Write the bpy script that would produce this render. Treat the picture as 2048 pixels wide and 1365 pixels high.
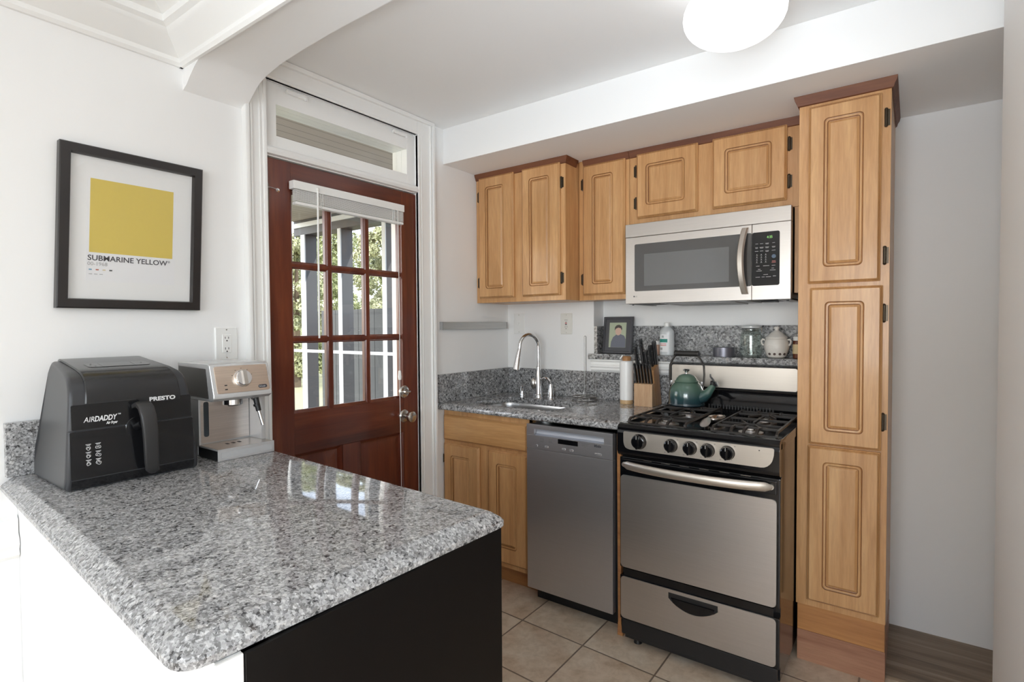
import bpy, bmesh, math, random
from mathutils import Vector, Matrix
random.seed(7)
for o in list(bpy.data.objects): bpy.data.objects.remove(o)
scn = bpy.context.scene
C = scn.collection
PI = math.pi

# ------------------------------------------------------------------ camera
cam_d = bpy.data.cameras.new('camera')
cam = bpy.data.objects.new('camera', cam_d); C.objects.link(cam)
F_PX, PITCH, ROLL, AZ = 1093.2, -.0272, -.0065, -.6321
fw = Vector((math.sin(AZ)*math.cos(PITCH), math.cos(AZ)*math.cos(PITCH), math.sin(PITCH)))
r0 = Vector((math.cos(AZ), -math.sin(AZ), 0)); u0 = r0.cross(fw)
rr = r0*math.cos(ROLL) + u0*math.sin(ROLL); uu = -r0*math.sin(ROLL) + u0*math.cos(ROLL)
M = Matrix((rr, uu, -fw)).transposed().to_4x4()
M.translation = Vector((2.0815, -2.8004, 1.3461))
cam.matrix_world = M
cam_d.sensor_width = 36.0; cam_d.lens = 36.0*F_PX/2048
cam_d.clip_start = .02; cam_d.clip_end = 200
scn.camera = cam

# ------------------------------------------------------------------ view / world / light
vs = scn.view_settings
scn.display_settings.display_device = 'sRGB'
vs.view_transform = 'Standard'; vs.look = 'None'; vs.gamma = 1; vs.use_curve_mapping = False
vs.exposure = 0.40
try:
    scn.cycles.use_denoising = True
    scn.cycles.max_bounces = 12; scn.cycles.diffuse_bounces = 8; scn.cycles.glossy_bounces = 5
    scn.cycles.transparent_max_bounces = 16; scn.cycles.sample_clamp_indirect = 6
    scn.cycles.caustics_reflective = False; scn.cycles.caustics_refractive = False
except Exception: pass
world = bpy.data.worlds.new('world'); scn.world = world; world.use_nodes = True
nt = world.node_tree; nt.nodes.clear()
wo = nt.nodes.new('ShaderNodeOutputWorld'); bg = nt.nodes.new('ShaderNodeBackground')
sky = nt.nodes.new('ShaderNodeTexSky'); sky.sky_type = 'NISHITA'; sky.sun_disc = False
sky.sun_elevation = math.radians(38); sky.sun_rotation = math.radians(200); sky.dust_density = 1.5; sky.ozone_density = 1.0
hs = nt.nodes.new('ShaderNodeHueSaturation'); hs.inputs['Saturation'].default_value = .55
nt.links.new(sky.outputs[0], hs.inputs['Color']); nt.links.new(hs.outputs[0], bg.inputs[0]); nt.links.new(bg.outputs[0], wo.inputs[0])
bg.inputs[1].default_value = .62
def light(name, kind, loc, energy, size=1, size_y=None, direction=(0,0,-1), color=(1,1,1), spread=None):
    d = bpy.data.lights.new(name, kind); d.energy = energy; d.color = color
    if kind == 'AREA':
        d.shape = 'RECTANGLE'; d.size = size; d.size_y = size_y or size
        if spread: d.spread = spread
    elif kind == 'SUN': d.angle = size
    else: d.shadow_soft_size = size
    o = bpy.data.objects.new(name, d); C.objects.link(o); o.location = loc
    o.rotation_euler = Vector(direction).to_track_quat('-Z', 'Y').to_euler()
    return o
light('sun', 'SUN', (0,0,8), 3.7, .01, direction=(-.62,-.30,-.60), color=(1,.95,.86))
# fill lamps added for daylight at unseen windows behind and beside the camera
light('window_fill', 'AREA', (1.66,-5.93,1.5), 15, .6, 1.5, (0,1,.35), (.80,.90,1))
light('window_fill', 'AREA', (3.0,-5.93,1.5), 37, 1.5, 1.5, (0,1,.45), (.80,.90,1))
light('window_fill', 'AREA', (4.43,-3.9,1.5), 12, 1.6, 1.5, (-1,0,.35), (.80,.90,1))
# added fill lamp behind and below the camera, imitating a bounced flash
light('bounce_fill', 'AREA', (1.85,-3.10,1.22), 4.8, .6, .5, (-.45,2.0,1.30), (.82,.91,1), spread=1.35)

# ------------------------------------------------------------------ materials
def mat(name):
    m = bpy.data.materials.new(name); m.use_nodes = True
    return m, m.node_tree, m.node_tree.nodes['Principled BSDF']
def simple(name, col, rough=.5, metal=0, spec=None, emit=None, estr=1, coat=0, bump=0, bscale=60):
    m, nt, b = mat(name)
    b.inputs['Base Color'].default_value = (*col, 1); b.inputs['Roughness'].default_value = rough
    b.inputs['Metallic'].default_value = metal
    if spec is not None: b.inputs['Specular IOR Level'].default_value = spec
    if coat: b.inputs['Coat Weight'].default_value = coat; b.inputs['Coat Roughness'].default_value = .06
    if emit: b.inputs['Emission Color'].default_value = (*emit, 1); b.inputs['Emission Strength'].default_value = estr
    if bump:
        n = nt.nodes.new('ShaderNodeTexNoise'); n.inputs['Scale'].default_value = bscale; n.inputs['Detail'].default_value = 3
        bp = nt.nodes.new('ShaderNodeBump'); bp.inputs['Strength'].default_value = bump; bp.inputs['Distance'].default_value = .002
        tc = nt.nodes.new('ShaderNodeTexCoord'); nt.links.new(tc.outputs['Object'], n.inputs['Vector'])
        nt.links.new(n.outputs[0], bp.inputs['Height']); nt.links.new(bp.outputs[0], b.inputs['Normal'])
    return m
def ramp(nt, stops, interp='LINEAR'):
    r = nt.nodes.new('ShaderNodeValToRGB'); r.color_ramp.interpolation = interp
    e = r.color_ramp.elements
    while len(e) < len(stops): e.new(.5)
    for i, (p, c) in enumerate(stops): e[i].position = p; e[i].color = (*c, 1)
    return r
def tcoord(nt, scale=(1,1,1), out='Object', rot=(0,0,0), rnd=0):
    tc = nt.nodes.new('ShaderNodeTexCoord'); mp = nt.nodes.new('ShaderNodeMapping')
    mp.inputs['Scale'].default_value = scale; mp.inputs['Rotation'].default_value = rot
    nt.links.new(tc.outputs[out], mp.inputs['Vector'])
    if rnd:
        oi = nt.nodes.new('ShaderNodeObjectInfo'); mu = nt.nodes.new('ShaderNodeMath'); mu.operation = 'MULTIPLY'
        mu.inputs[1].default_value = rnd; nt.links.new(oi.outputs['Random'], mu.inputs[0])
        cx = nt.nodes.new('ShaderNodeCombineXYZ')
        for k in range(3): nt.links.new(mu.outputs[0], cx.inputs[k])
        nt.links.new(cx.outputs[0], mp.inputs['Location'])
    return mp
def noise(nt, vec, scale, detail=4, rough=.55, dist=0):
    n = nt.nodes.new('ShaderNodeTexNoise'); n.inputs['Scale'].default_value = scale
    n.inputs['Detail'].default_value = detail; n.inputs['Roughness'].default_value = rough; n.inputs['Distortion'].default_value = dist
    nt.links.new(vec.outputs[0], n.inputs['Vector']); return n
def mixc(nt, a, b, fac, mode='MIX'):
    m = nt.nodes.new('ShaderNodeMix'); m.data_type = 'RGBA'; m.blend_type = mode
    for sock, v in ((m.inputs[6], a), (m.inputs[7], b), (m.inputs[0], fac)):
        if isinstance(v, (int, float)): sock.default_value = v
        elif isinstance(v, tuple): sock.default_value = (*v, 1)
        else: nt.links.new(v, sock)
    return m
def wood(name, c1, c2, c3, rough=.35, axis='z', fine=1.0, coat=.25, blotch=(1,1,1), planks=0, rnd=7):
    m, nt, b = mat(name)
    sc = {'z': (14,14,1.1), 'x': (1.1,14,14), 'y': (14,1.1,14)}[axis]
    v = tcoord(nt, tuple(s*fine for s in sc), rnd=rnd)
    n1 = noise(nt, v, 1.6, 6, .6, .6)
    n2 = noise(nt, tcoord(nt, tuple(s*fine*9 for s in sc), rnd=rnd), 1.2, 3, .6)
    r = ramp(nt, [(.28, c3), (.5, c1), (.72, c2)]); nt.links.new(n1.outputs[0], r.inputs[0])
    m1 = mixc(nt, r.outputs[0], n2.outputs[0], .0)
    f = ramp(nt, [(.3, (.86,.84,.82)), (.65, (1,1,1))]); nt.links.new(n2.outputs[0], f.inputs[0])
    mm = mixc(nt, r.outputs[0], f.outputs[0], 1.0, 'MULTIPLY')
    out = mm.outputs[2]
    if planks:
        vb = tcoord(nt, (planks,planks,.6) if axis == 'z' else (.6,planks,planks), rnd=rnd)
        vo = nt.nodes.new('ShaderNodeTexVoronoi'); vo.inputs['Scale'].default_value = 1; vo.inputs['Randomness'].default_value = .35
        nt.links.new(vb.outputs[0], vo.inputs['Vector'])
        sp = nt.nodes.new('ShaderNodeSeparateColor'); nt.links.new(vo.outputs['Color'], sp.inputs[0])
        rp = ramp(nt, [(0, (.93,.90,.86)), (1, (1.05,1.05,1.05))]); nt.links.new(sp.outputs[0], rp.inputs[0])
        m3 = mixc(nt, out, rp.outputs[0], 1.0, 'MULTIPLY'); out = m3.outputs[2]
    nt.links.new(out, b.inputs['Base Color'])
    b.inputs['Roughness'].default_value = rough
    b.inputs['Coat Weight'].default_value = coat; b.inputs['Coat Roughness'].default_value = .12
    return m
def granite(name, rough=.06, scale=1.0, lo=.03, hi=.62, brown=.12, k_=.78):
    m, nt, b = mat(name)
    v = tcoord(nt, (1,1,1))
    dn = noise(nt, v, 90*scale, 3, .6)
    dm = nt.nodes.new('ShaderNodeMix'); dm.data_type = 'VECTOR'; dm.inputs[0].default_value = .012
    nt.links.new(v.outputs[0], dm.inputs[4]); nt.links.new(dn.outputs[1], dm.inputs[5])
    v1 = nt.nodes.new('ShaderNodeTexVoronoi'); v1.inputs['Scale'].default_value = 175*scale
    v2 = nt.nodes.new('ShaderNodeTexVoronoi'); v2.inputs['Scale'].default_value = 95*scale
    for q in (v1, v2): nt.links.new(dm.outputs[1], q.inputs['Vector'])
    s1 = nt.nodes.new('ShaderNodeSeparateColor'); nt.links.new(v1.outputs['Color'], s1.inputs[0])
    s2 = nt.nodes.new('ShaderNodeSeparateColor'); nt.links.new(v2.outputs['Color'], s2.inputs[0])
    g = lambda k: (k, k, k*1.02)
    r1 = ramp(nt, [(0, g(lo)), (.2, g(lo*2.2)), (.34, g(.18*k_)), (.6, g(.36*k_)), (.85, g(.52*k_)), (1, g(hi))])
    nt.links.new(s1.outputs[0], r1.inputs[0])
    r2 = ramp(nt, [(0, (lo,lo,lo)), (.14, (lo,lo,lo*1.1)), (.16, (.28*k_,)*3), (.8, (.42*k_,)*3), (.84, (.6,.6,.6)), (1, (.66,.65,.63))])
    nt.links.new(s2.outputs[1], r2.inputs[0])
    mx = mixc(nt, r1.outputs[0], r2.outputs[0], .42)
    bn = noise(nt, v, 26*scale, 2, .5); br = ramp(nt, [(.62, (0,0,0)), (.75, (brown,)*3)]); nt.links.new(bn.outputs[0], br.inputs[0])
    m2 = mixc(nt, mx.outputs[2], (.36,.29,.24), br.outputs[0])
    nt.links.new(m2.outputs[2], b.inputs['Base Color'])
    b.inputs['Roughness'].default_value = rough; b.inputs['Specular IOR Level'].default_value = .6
    return m
def brushed(name, col, rough=.3, axis='x', metal=1.0, streak=.12):
    m, nt, b = mat(name)
    sc = {'x': (6,420,420), 'z': (420,420,6), 'y': (420,6,420)}[axis]
    n = noise(nt, tcoord(nt, sc), 1.0, 3, .6)
    r = ramp(nt, [(.3, tuple(c*(1-streak) for c in col)), (.7, tuple(min(1,c*(1+streak*.5)) for c in col))]); nt.links.new(n.outputs[0], r.inputs[0])
    nt.links.new(r.outputs[0], b.inputs['Base Color'])
    rr_ = ramp(nt, [(.3, (rough*.95,)*3), (.7, (rough*1.05,)*3)]); nt.links.new(n.outputs[0], rr_.inputs[0]); nt.links.new(rr_.outputs[0], b.inputs['Roughness'])
    b.inputs['Metallic'].default_value = metal
    b.inputs['Anisotropic'].default_value = .4
    return m
def thin_glass(name, tint=(1,1,1), rough=0.0, mixb=.04):
    m = bpy.data.materials.new(name); m.use_nodes = True; nt = m.node_tree; nt.nodes.clear()
    o = nt.nodes.new('ShaderNodeOutputMaterial'); t = nt.nodes.new('ShaderNodeBsdfTransparent'); g = nt.nodes.new('ShaderNodeBsdfGlossy')
    t.inputs[0].default_value = (*tint, 1); g.inputs['Roughness'].default_value = rough
    lw = nt.nodes.new('ShaderNodeLayerWeight'); lw.inputs[0].default_value = .5; pw = nt.nodes.new('ShaderNodeMath'); pw.operation = 'POWER'; pw.inputs[1].default_value = 4.5
    fr = nt.nodes.new('ShaderNodeMath'); fr.operation = 'MULTIPLY_ADD'; fr.inputs[1].default_value = .9; fr.inputs[2].default_value = mixb
    nt.links.new(lw.outputs['Facing'], pw.inputs[0]); nt.links.new(pw.outputs[0], fr.inputs[0])
    mx = nt.nodes.new('ShaderNodeMixShader'); nt.links.new(fr.outputs[0], mx.inputs[0]); nt.links.new(t.outputs[0], mx.inputs[1]); nt.links.new(g.outputs[0], mx.inputs[2])
    nt.links.new(mx.outputs[0], o.inputs[0]); return m

M_wall = simple('wall_paint', (.87,.87,.865), .55, bump=.05, bscale=220)
M_ceil = simple('ceiling_paint', (.90,.90,.895), .7)
M_trim = simple('trim_paint', (.88,.88,.865), .32)
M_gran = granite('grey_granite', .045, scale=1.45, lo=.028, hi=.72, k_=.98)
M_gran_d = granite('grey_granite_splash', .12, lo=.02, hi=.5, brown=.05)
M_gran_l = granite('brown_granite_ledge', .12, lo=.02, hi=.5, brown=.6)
M_glaze = wood('maple_glaze_line', (.33,.155,.055), (.40,.20,.075), (.26,.11,.04), .45, 'z', 1, .1)
M_maple = wood('maple_wood', (.60,.335,.145), (.67,.40,.185), (.50,.26,.10), .40, 'z', 1, .14, planks=9)
M_maple_x = wood('maple_wood_across', (.58,.32,.13), (.66,.385,.17), (.49,.25,.09), .40, 'x', 1, .14)
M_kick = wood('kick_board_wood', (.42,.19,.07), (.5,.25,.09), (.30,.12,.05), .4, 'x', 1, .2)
M_crownw = wood('dark_red_crown_wood', (.165,.055,.022), (.21,.078,.030), (.105,.032,.013), .6, 'x', 1, 0)
M_mahog = wood('mahogany_wood', (.135,.028,.013), (.20,.050,.020), (.075,.015,.009), .3, 'z', .8, .45)
M_mahog_y = wood('mahogany_wood_across', (.12,.025,.012), (.185,.045,.019), (.06,.013,.008), .3, 'y', .8, .45)
M_block = wood('knife_block_wood', (.46,.24,.10), (.55,.31,.14), (.36,.17,.07), .4, 'z', 2.5, .2)
M_pale = wood('pale_beech_wood', (.62,.42,.22), (.68,.48,.27), (.54,.34,.16), .45, 'x', 2.5, .1)
M_steel = brushed('brushed_steel', (.54,.505,.475), .33, 'x', .9, .05)
M_steel_v = brushed('brushed_steel_dishwasher', (.56,.55,.56), .34, 'x', .85, .05)
M_steel_lt = brushed('satin_steel_light', (.57,.52,.46), .38, 'x', .9, .04)
M_alu = brushed('brushed_aluminium', (.55,.55,.54), .35, 'y')
M_chrome = simple('polished_chrome', (.82,.82,.83), .06, 1)
M_nickel = simple('satin_nickel', (.62,.59,.55), .22, 1)
M_blackgl = simple('black_gloss_enamel', (.005,.005,.006), .10, 0, .45)
M_black = simple('black_plastic', (.012,.012,.013), .3)
M_blackmat = simple('matte_black_iron', (.030,.025,.022), .42, 0, .4)
M_fry = simple('black_fryer_plastic', (.008,.008,.009), .13, 0, .5)
M_frys = simple('black_satin_fryer_plastic', (.035,.036,.04), .34, 0, .5)
M_espr = simple('espresso_black_laminate', (.006,.005,.0045), .3, 0, .15)
M_bronze = simple('dark_bronze', (.06,.045,.03), .35, .7)
M_white = simple('white_plastic', (.85,.85,.83), .35)
M_ivory = simple('ivory_plastic', (.78,.77,.72), .4)
M_dark = simple('dark_slot', (.02,.02,.02), .6)
M_red = simple('red_plastic', (.45,.02,.02), .4)
M_paper = simple('white_paper', (.86,.86,.87), .7)
M_matb = simple('mat_board', (.87,.87,.86), .8)
M_yel = simple('yellow_ink', (.72,.55,.10), .7)
M_ink = simple('dark_ink', (.05,.05,.06), .6)
M_inkg = simple('grey_ink', (.42,.42,.42), .6)
M_frame = simple('black_picture_frame', (.018,.014,.013), .3)
M_wprint = simple('white_print', (.75,.75,.75), .5)
M_glass = thin_glass('window_glass')
M_jarg = thin_glass('jar_glass', (.94,.96,.95))
M_ceramic = simple('off_white_ceramic', (.72,.69,.64), .4)
M_globe = simple('lit_globe_glass', (.95,.93,.90), .3, emit=(.97,.98,1), estr=1.2)
M_green = simple('clock_green', (.1,.4,.1), .5, emit=(.40,.75,.22), estr=.6)
M_key = simple('key_print', (.42,.42,.42), .5)
M_concr = simple('grout_dark', (.2,.18,.16), .8)

def floor_tile():
    m, nt, b = mat('travertine_tile')
    tc = nt.nodes.new('ShaderNodeTexCoord'); sp = nt.nodes.new('ShaderNodeSeparateXYZ'); nt.links.new(tc.outputs['Object'], sp.inputs[0])
    def math_(op, a, bb, c=None):
        q = nt.nodes.new('ShaderNodeMath'); q.operation = op
        for i, v in enumerate((a, bb, c)):
            if v is None: continue
            if isinstance(v, (int, float)): q.inputs[i].default_value = v
            else: nt.links.new(v, q.inputs[i])
        return q.outputs[0]
    P = .3195
    X = sp.outputs[0]; Y = sp.outputs[1]
    Yr = math_('MULTIPLY_ADD', X, .047, Y); Xr = math_('MULTIPLY_ADD', Y, .004, X)
    xs = math_('DIVIDE', math_('SUBTRACT', Xr, .3345-10*P), P); ys = math_('DIVIDE', math_('SUBTRACT', Yr, -.757-30*P), P)
    fx = math_('FRACT', xs, None); fy = math_('FRACT', ys, None)
    ex = math_('MINIMUM', fx, math_('SUBTRACT', 1, fx)); ey = math_('MINIMUM', fy, math_('SUBTRACT', 1, fy))
    e = math_('MINIMUM', ex, ey)
    g = nt.nodes.new('ShaderNodeMapRange'); g.inputs[1].default_value = .008; g.inputs[2].default_value = .013
    nt.links.new(e, g.inputs[0])
    cx = nt.nodes.new('ShaderNodeCombineXYZ'); nt.links.new(math_('FLOOR', xs, None), cx.inputs[0]); nt.links.new(math_('FLOOR', ys, None), cx.inputs[1])
    wn = nt.nodes.new('ShaderNodeTexWhiteNoise'); nt.links.new(cx.outputs[0], wn.inputs[0])
    add = nt.nodes.new('ShaderNodeVectorMath'); add.operation = 'MULTIPLY_ADD'; add.inputs[1].default_value = (3,3,3)
    nt.links.new(wn.outputs['Color'], add.inputs[0]); nt.links.new(tc.outputs['Object'], add.inputs[2])
    n1 = noise(nt, add, 6, 6, .62, .8); n2 = noise(nt, add, 26, 5, .65, .4)
    r = ramp(nt, [(.28, (.46,.33,.22)), (.44, (.63,.50,.375)), (.60, (.70,.59,.465)), (.75, (.77,.68,.57))]); nt.links.new(n1.outputs[0], r.inputs[0])
    r2 = ramp(nt, [(.3, (.80,.77,.73)), (.6, (1,1,1))]); nt.links.new(n2.outputs[0], r2.inputs[0])
    mm = mixc(nt, r.outputs[0], r2.outputs[0], 1.0, 'MULTIPLY')
    gm = mixc(nt, (.20,.15,.11), mm.outputs[2], g.outputs[0]); nt.links.new(gm.outputs[2], b.inputs['Base Color'])
    b.inputs['Roughness'].default_value = .32
    bp = nt.nodes.new('ShaderNodeBump'); bp.inputs['Strength'].default_value = .3; bp.inputs['Distance'].default_value = .003
    nt.links.new(g.outputs[0], bp.inputs['Height']); nt.links.new(bp.outputs[0], b.inputs['Normal'])
    return m
M_tile = floor_tile()
def laminate():
    m, nt, b = mat('grey_brown_laminate')
    v = tcoord(nt, (1.2,22,22)); n = noise(nt, v, 1.3, 6, .6, .5)
    r = ramp(nt, [(.3, (.13,.085,.055)), (.5, (.23,.165,.11)), (.7, (.36,.28,.20))]); nt.links.new(n.outputs[0], r.inputs[0])
    nt.links.new(r.outputs[0], b.inputs['Base Color']); b.inputs['Roughness'].default_value = .4
    return m
M_lam = laminate()
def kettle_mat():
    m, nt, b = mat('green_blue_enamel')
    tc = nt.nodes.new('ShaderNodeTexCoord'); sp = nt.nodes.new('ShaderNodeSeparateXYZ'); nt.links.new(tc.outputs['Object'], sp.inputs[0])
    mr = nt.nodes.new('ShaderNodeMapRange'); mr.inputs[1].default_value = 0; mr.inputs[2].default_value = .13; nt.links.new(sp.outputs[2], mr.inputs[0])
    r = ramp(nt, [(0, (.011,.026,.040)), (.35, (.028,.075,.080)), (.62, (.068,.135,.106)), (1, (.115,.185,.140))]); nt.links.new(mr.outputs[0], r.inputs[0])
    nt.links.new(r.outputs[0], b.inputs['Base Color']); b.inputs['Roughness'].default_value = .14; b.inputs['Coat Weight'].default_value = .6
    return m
M_kettle = kettle_mat()
def leaf_mat(name, c1, c2, c3):
    m, nt, b = mat(name)
    v = tcoord(nt, (1,1,1)); n = noise(nt, v, 2.2, 5, .7)
    r = ramp(nt, [(.3, c3), (.5, c1), (.7, c2)]); nt.links.new(n.outputs[0], r.inputs[0])
    nt.links.new(r.outputs[0], b.inputs['Base Color']); b.inputs['Roughness'].default_value = .6
    return m
M_leaf = leaf_mat('pale_green_foliage', (.38,.39,.22), (.55,.54,.36), (.18,.21,.10))
M_leaf2 = leaf_mat('deep_green_foliage', (.34,.38,.18), (.56,.56,.34), (.14,.18,.08))
M_bark = simple('tree_bark', (.12,.09,.06), .9)
M_grass = simple('lawn', (.30,.30,.18), .9)
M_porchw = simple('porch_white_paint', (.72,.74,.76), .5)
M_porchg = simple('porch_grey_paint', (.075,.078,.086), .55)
M_fence = simple('charcoal_fence_stain', (.07,.075,.078), .7)
def boards(name, col, pitch, axis=0):
    m, nt, b = mat(name)
    tc = nt.nodes.new('ShaderNodeTexCoord'); sp = nt.nodes.new('ShaderNodeSeparateXYZ'); nt.links.new(tc.outputs['Object'], sp.inputs[0])
    d = nt.nodes.new('ShaderNodeMath'); d.operation = 'DIVIDE'; d.inputs[1].default_value = pitch; nt.links.new(sp.outputs[axis], d.inputs[0])
    f = nt.nodes.new('ShaderNodeMath'); f.operation = 'FRACT'; nt.links.new(d.outputs[0], f.inputs[0])
    r = ramp(nt, [(0, tuple(c*.4 for c in col)), (.05, tuple(c*.4 for c in col)), (.09, col), (1, col)]); nt.links.new(f.outputs[0], r.inputs[0])
    nt.links.new(r.outputs[0], b.inputs['Base Color']); b.inputs['Roughness'].default_value = .7
    return m
M_pceil = boards('porch_ceiling_boards', (.42,.36,.315), .085)

# ------------------------------------------------------------------ mesh builder
class B:
    def __init__(s): s.bm = bmesh.new()
    def _new(s, vs_, fs):
        v = [s.bm.verts.new(p) for p in vs_]
        out = []
        for f in fs:
            try: out.append(s.bm.faces.new([v[i] for i in f]))
            except ValueError: pass
        return v, out
    def box(s, x0, x1, y0, y1, z0, z1, bev=0, seg=2):
        x0, x1 = min(x0,x1), max(x0,x1); y0, y1 = min(y0,y1), max(y0,y1); z0, z1 = min(z0,z1), max(z0,z1)
        p = [(x0,y0,z0),(x1,y0,z0),(x1,y1,z0),(x0,y1,z0),(x0,y0,z1),(x1,y0,z1),(x1,y1,z1),(x0,y1,z1)]
        v, f = s._new(p, [(0,3,2,1),(4,5,6,7),(0,1,5,4),(1,2,6,5),(2,3,7,6),(3,0,4,7)])
        if bev:
            es = list({e for ff in f for e in ff.edges})
            bmesh.ops.bevel(s.bm, geom=es, offset=bev, segments=seg, profile=.6, affect='EDGES', clamp_overlap=True)
        return s
    def prism(s, poly, axis, a0, a1, bev=0, seg=2):
        # poly: (u,v) pairs; axis 'x': (y,z), 'y': (x,z), 'z': (x,y)
        mk = {'x': lambda u,v,a: (a,u,v), 'y': lambda u,v,a: (u,a,v), 'z': lambda u,v,a: (u,v,a)}[axis]
        n = len(poly)
        p = [mk(u,v,a0) for u,v in poly] + [mk(u,v,a1) for u,v in poly]
        fs = [tuple(range(n)), tuple(range(2*n-1, n-1, -1))] + [(i, (i+1)%n, n+(i+1)%n, n+i) for i in range(n)]
        v, f = s._new(p, fs)
        if bev:
            es = list({e for ff in f[:2] for e in ff.edges})
            bmesh.ops.bevel(s.bm, geom=es, offset=bev, segments=seg, profile=.6, affect='EDGES', clamp_overlap=True)
        return s
    def loft(s, rings, cap0=True, cap1=True, closed=True, mats=None):
        vv = [[s.bm.verts.new(p) for p in r] for r in rings]
        n = len(rings[0])
        for q_, (a, b) in enumerate(zip(vv, vv[1:])):
            for i in range(n if closed else n-1):
                j = (i+1) % n
                try:
                    f_ = s.bm.faces.new((a[i], a[j], b[j], b[i]))
                    if mats: f_.material_index = mats[q_]
                except ValueError: pass
        if cap0:
            try: s.bm.faces.new(list(reversed(vv[0])))
            except ValueError: pass
        if cap1:
            try: s.bm.faces.new(vv[-1])
            except ValueError: pass
        return s
    def cyl(s, p0, p1, r0, r1=None, seg=20, caps=True):
        r1 = r0 if r1 is None else r1
        p0, p1 = Vector(p0), Vector(p1); d = (p1-p0).normalized()
        a = d.orthogonal().normalized(); b = d.cross(a)
        ring = lambda p, r: [p + a*r*math.cos(2*PI*i/seg) + b*r*math.sin(2*PI*i/seg) for i in range(seg)]
        return s.loft([ring(p0, r0), ring(p1, r1)], caps, caps)
    def tube(s, path, r, seg=10, closed=False, flat=None):
        pts = [Vector(p) for p in path]; n = len(pts); rings = []
        rad = r if isinstance(r, (list, tuple)) else [r]*n
        a = None
        for i, p in enumerate(pts):
            if closed: t = (pts[(i+1)%n]-pts[i-1]).normalized()
            else: t = (pts[min(i+1,n-1)]-pts[max(i-1,0)]).normalized()
            if a is None: a = t.orthogonal().normalized()
            a = (a - t*a.dot(t)); a = a.normalized() if a.length > 1e-6 else t.orthogonal().normalized()
            b = t.cross(a)
            rings.append([p + a*rad[i]*math.cos(2*PI*k/seg) + b*rad[i]*math.sin(2*PI*k/seg) for k in range(seg)])
        if closed: rings.append(rings[0]); return s.loft(rings, False, False)
        return s.loft(rings)
    def bar(s, path, w, h, up=(0,0,1)):
        # rectangular section along a path, h measured along up
        pts = [Vector(p) for p in path]; n = len(pts); up = Vector(up); rings = []
        for i, p in enumerate(pts):
            t = (pts[min(i+1,n-1)]-pts[max(i-1,0)]).normalized()
            sd = t.cross(up).normalized(); u2 = sd.cross(t).normalized()
            rings.append([p + sd*w/2 + u2*h/2, p - sd*w/2 + u2*h/2, p - sd*w/2 - u2*h/2, p + sd*w/2 - u2*h/2])
        return s.loft(rings)
    def lathe(s, prof, c=(0,0,0), seg=32, axis='z', sx=1, sy=1):
        rings = []
        for r, z in prof:
            r = max(r, 1e-5)
            ring = []
            for i in range(seg):
                u, v = r*math.cos(2*PI*i/seg)*sx, r*math.sin(2*PI*i/seg)*sy
                if axis == 'z': ring.append((c[0]+u, c[1]+v, c[2]+z))
                elif axis == 'x': ring.append((c[0]+z, c[1]+u, c[2]+v))
                else: ring.append((c[0]+u, c[1]+z, c[2]+v))
            rings.append(ring)
        return s.loft(rings)
    def ball(s, c, r, seg=16, sz=1, sx=1, sy=1):
        n = seg//2
        return s.lathe([(r*math.sin(PI*k/n), -r*sz*math.cos(PI*k/n)) for k in range(n+1)], c, seg, 'z', sx, sy)
    def quad(s, pts):
        v = [s.bm.verts.new(p) for p in pts]; s.bm.faces.new(v); return s
def rring(x0, x1, z0, z1, rad, n=5):
    rad = max(1e-4, min(rad, (x1-x0)/2-1e-4, (z1-z0)/2-1e-4)); out = []
    for (cx, cz, a0) in ((x1-rad, z1-rad, 0), (x0+rad, z1-rad, PI/2), (x0+rad, z0+rad, PI), (x1-rad, z0+rad, 1.5*PI)):
        for k in range(n+1):
            a = a0 + PI/2*k/n; out.append((cx+rad*math.cos(a), cz+rad*math.sin(a)))
    return out
FY = lambda y: (lambda u, v, d: (u, y-d, v))       # faces -y, d = out of the face
FX = lambda x: (lambda u, v, d: (x+d, u, v))       # faces +x
FZ = lambda z: (lambda u, v, d: (u, v, z+d))
def plate(b, u0, u1, v0, v1, mp, t, rad=.003, bev=.0, base=0, n=5):
    rs = [[mp(u, v, base) for u, v in rring(u0, u1, v0, v1, rad, n)], [mp(u, v, base+t-bev) for u, v in rring(u0, u1, v0, v1, rad, n)]]
    if bev: rs.append([mp(u, v, base+t) for u, v in rring(u0+bev, u1-bev, v0+bev, v1-bev, max(rad-bev, .0005), n)])
    return b.loft(rs)
def panel_door(b, u0, u1, v0, v1, mp, t=.02, ins=None, raised=True):
    R = lambda o, d, r: [mp(u, v, d) for u, v in rring(u0+o, u1-o, v0+o, v1-o, r)]
    rs = [R(0, 0, .003), R(0, t-.009, .003), R(.004, t-.0045, .003), R(.0055, t-.0055, .003), R(.0095, t, .004)]
    mm = [0, 0, 1, 0]
    if ins:
        i0, i1, j0, j1 = ins
        Q = lambda o, d, r: [mp(u, v, d) for u, v in rring(i0+o, i1-o, j0+o, j1-o, r)]
        rs += [Q(0, t, .016), Q(.0015, t-.004, .015), Q(.003, t-.0045, .014), Q(.005, t-.001, .014), Q(.011, t-.0015, .010), Q(.0125, t-.007, .008), Q(.0145, t-.0075, .001), Q(.022, t-.003, .001), Q(.0235, t-.0022, .001)]
        mm += [0, 1, 1, 0, 0, 1, 1, 0, 0]
    b.glaze = True
    return b.loft(rs, mats=mm)

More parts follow.
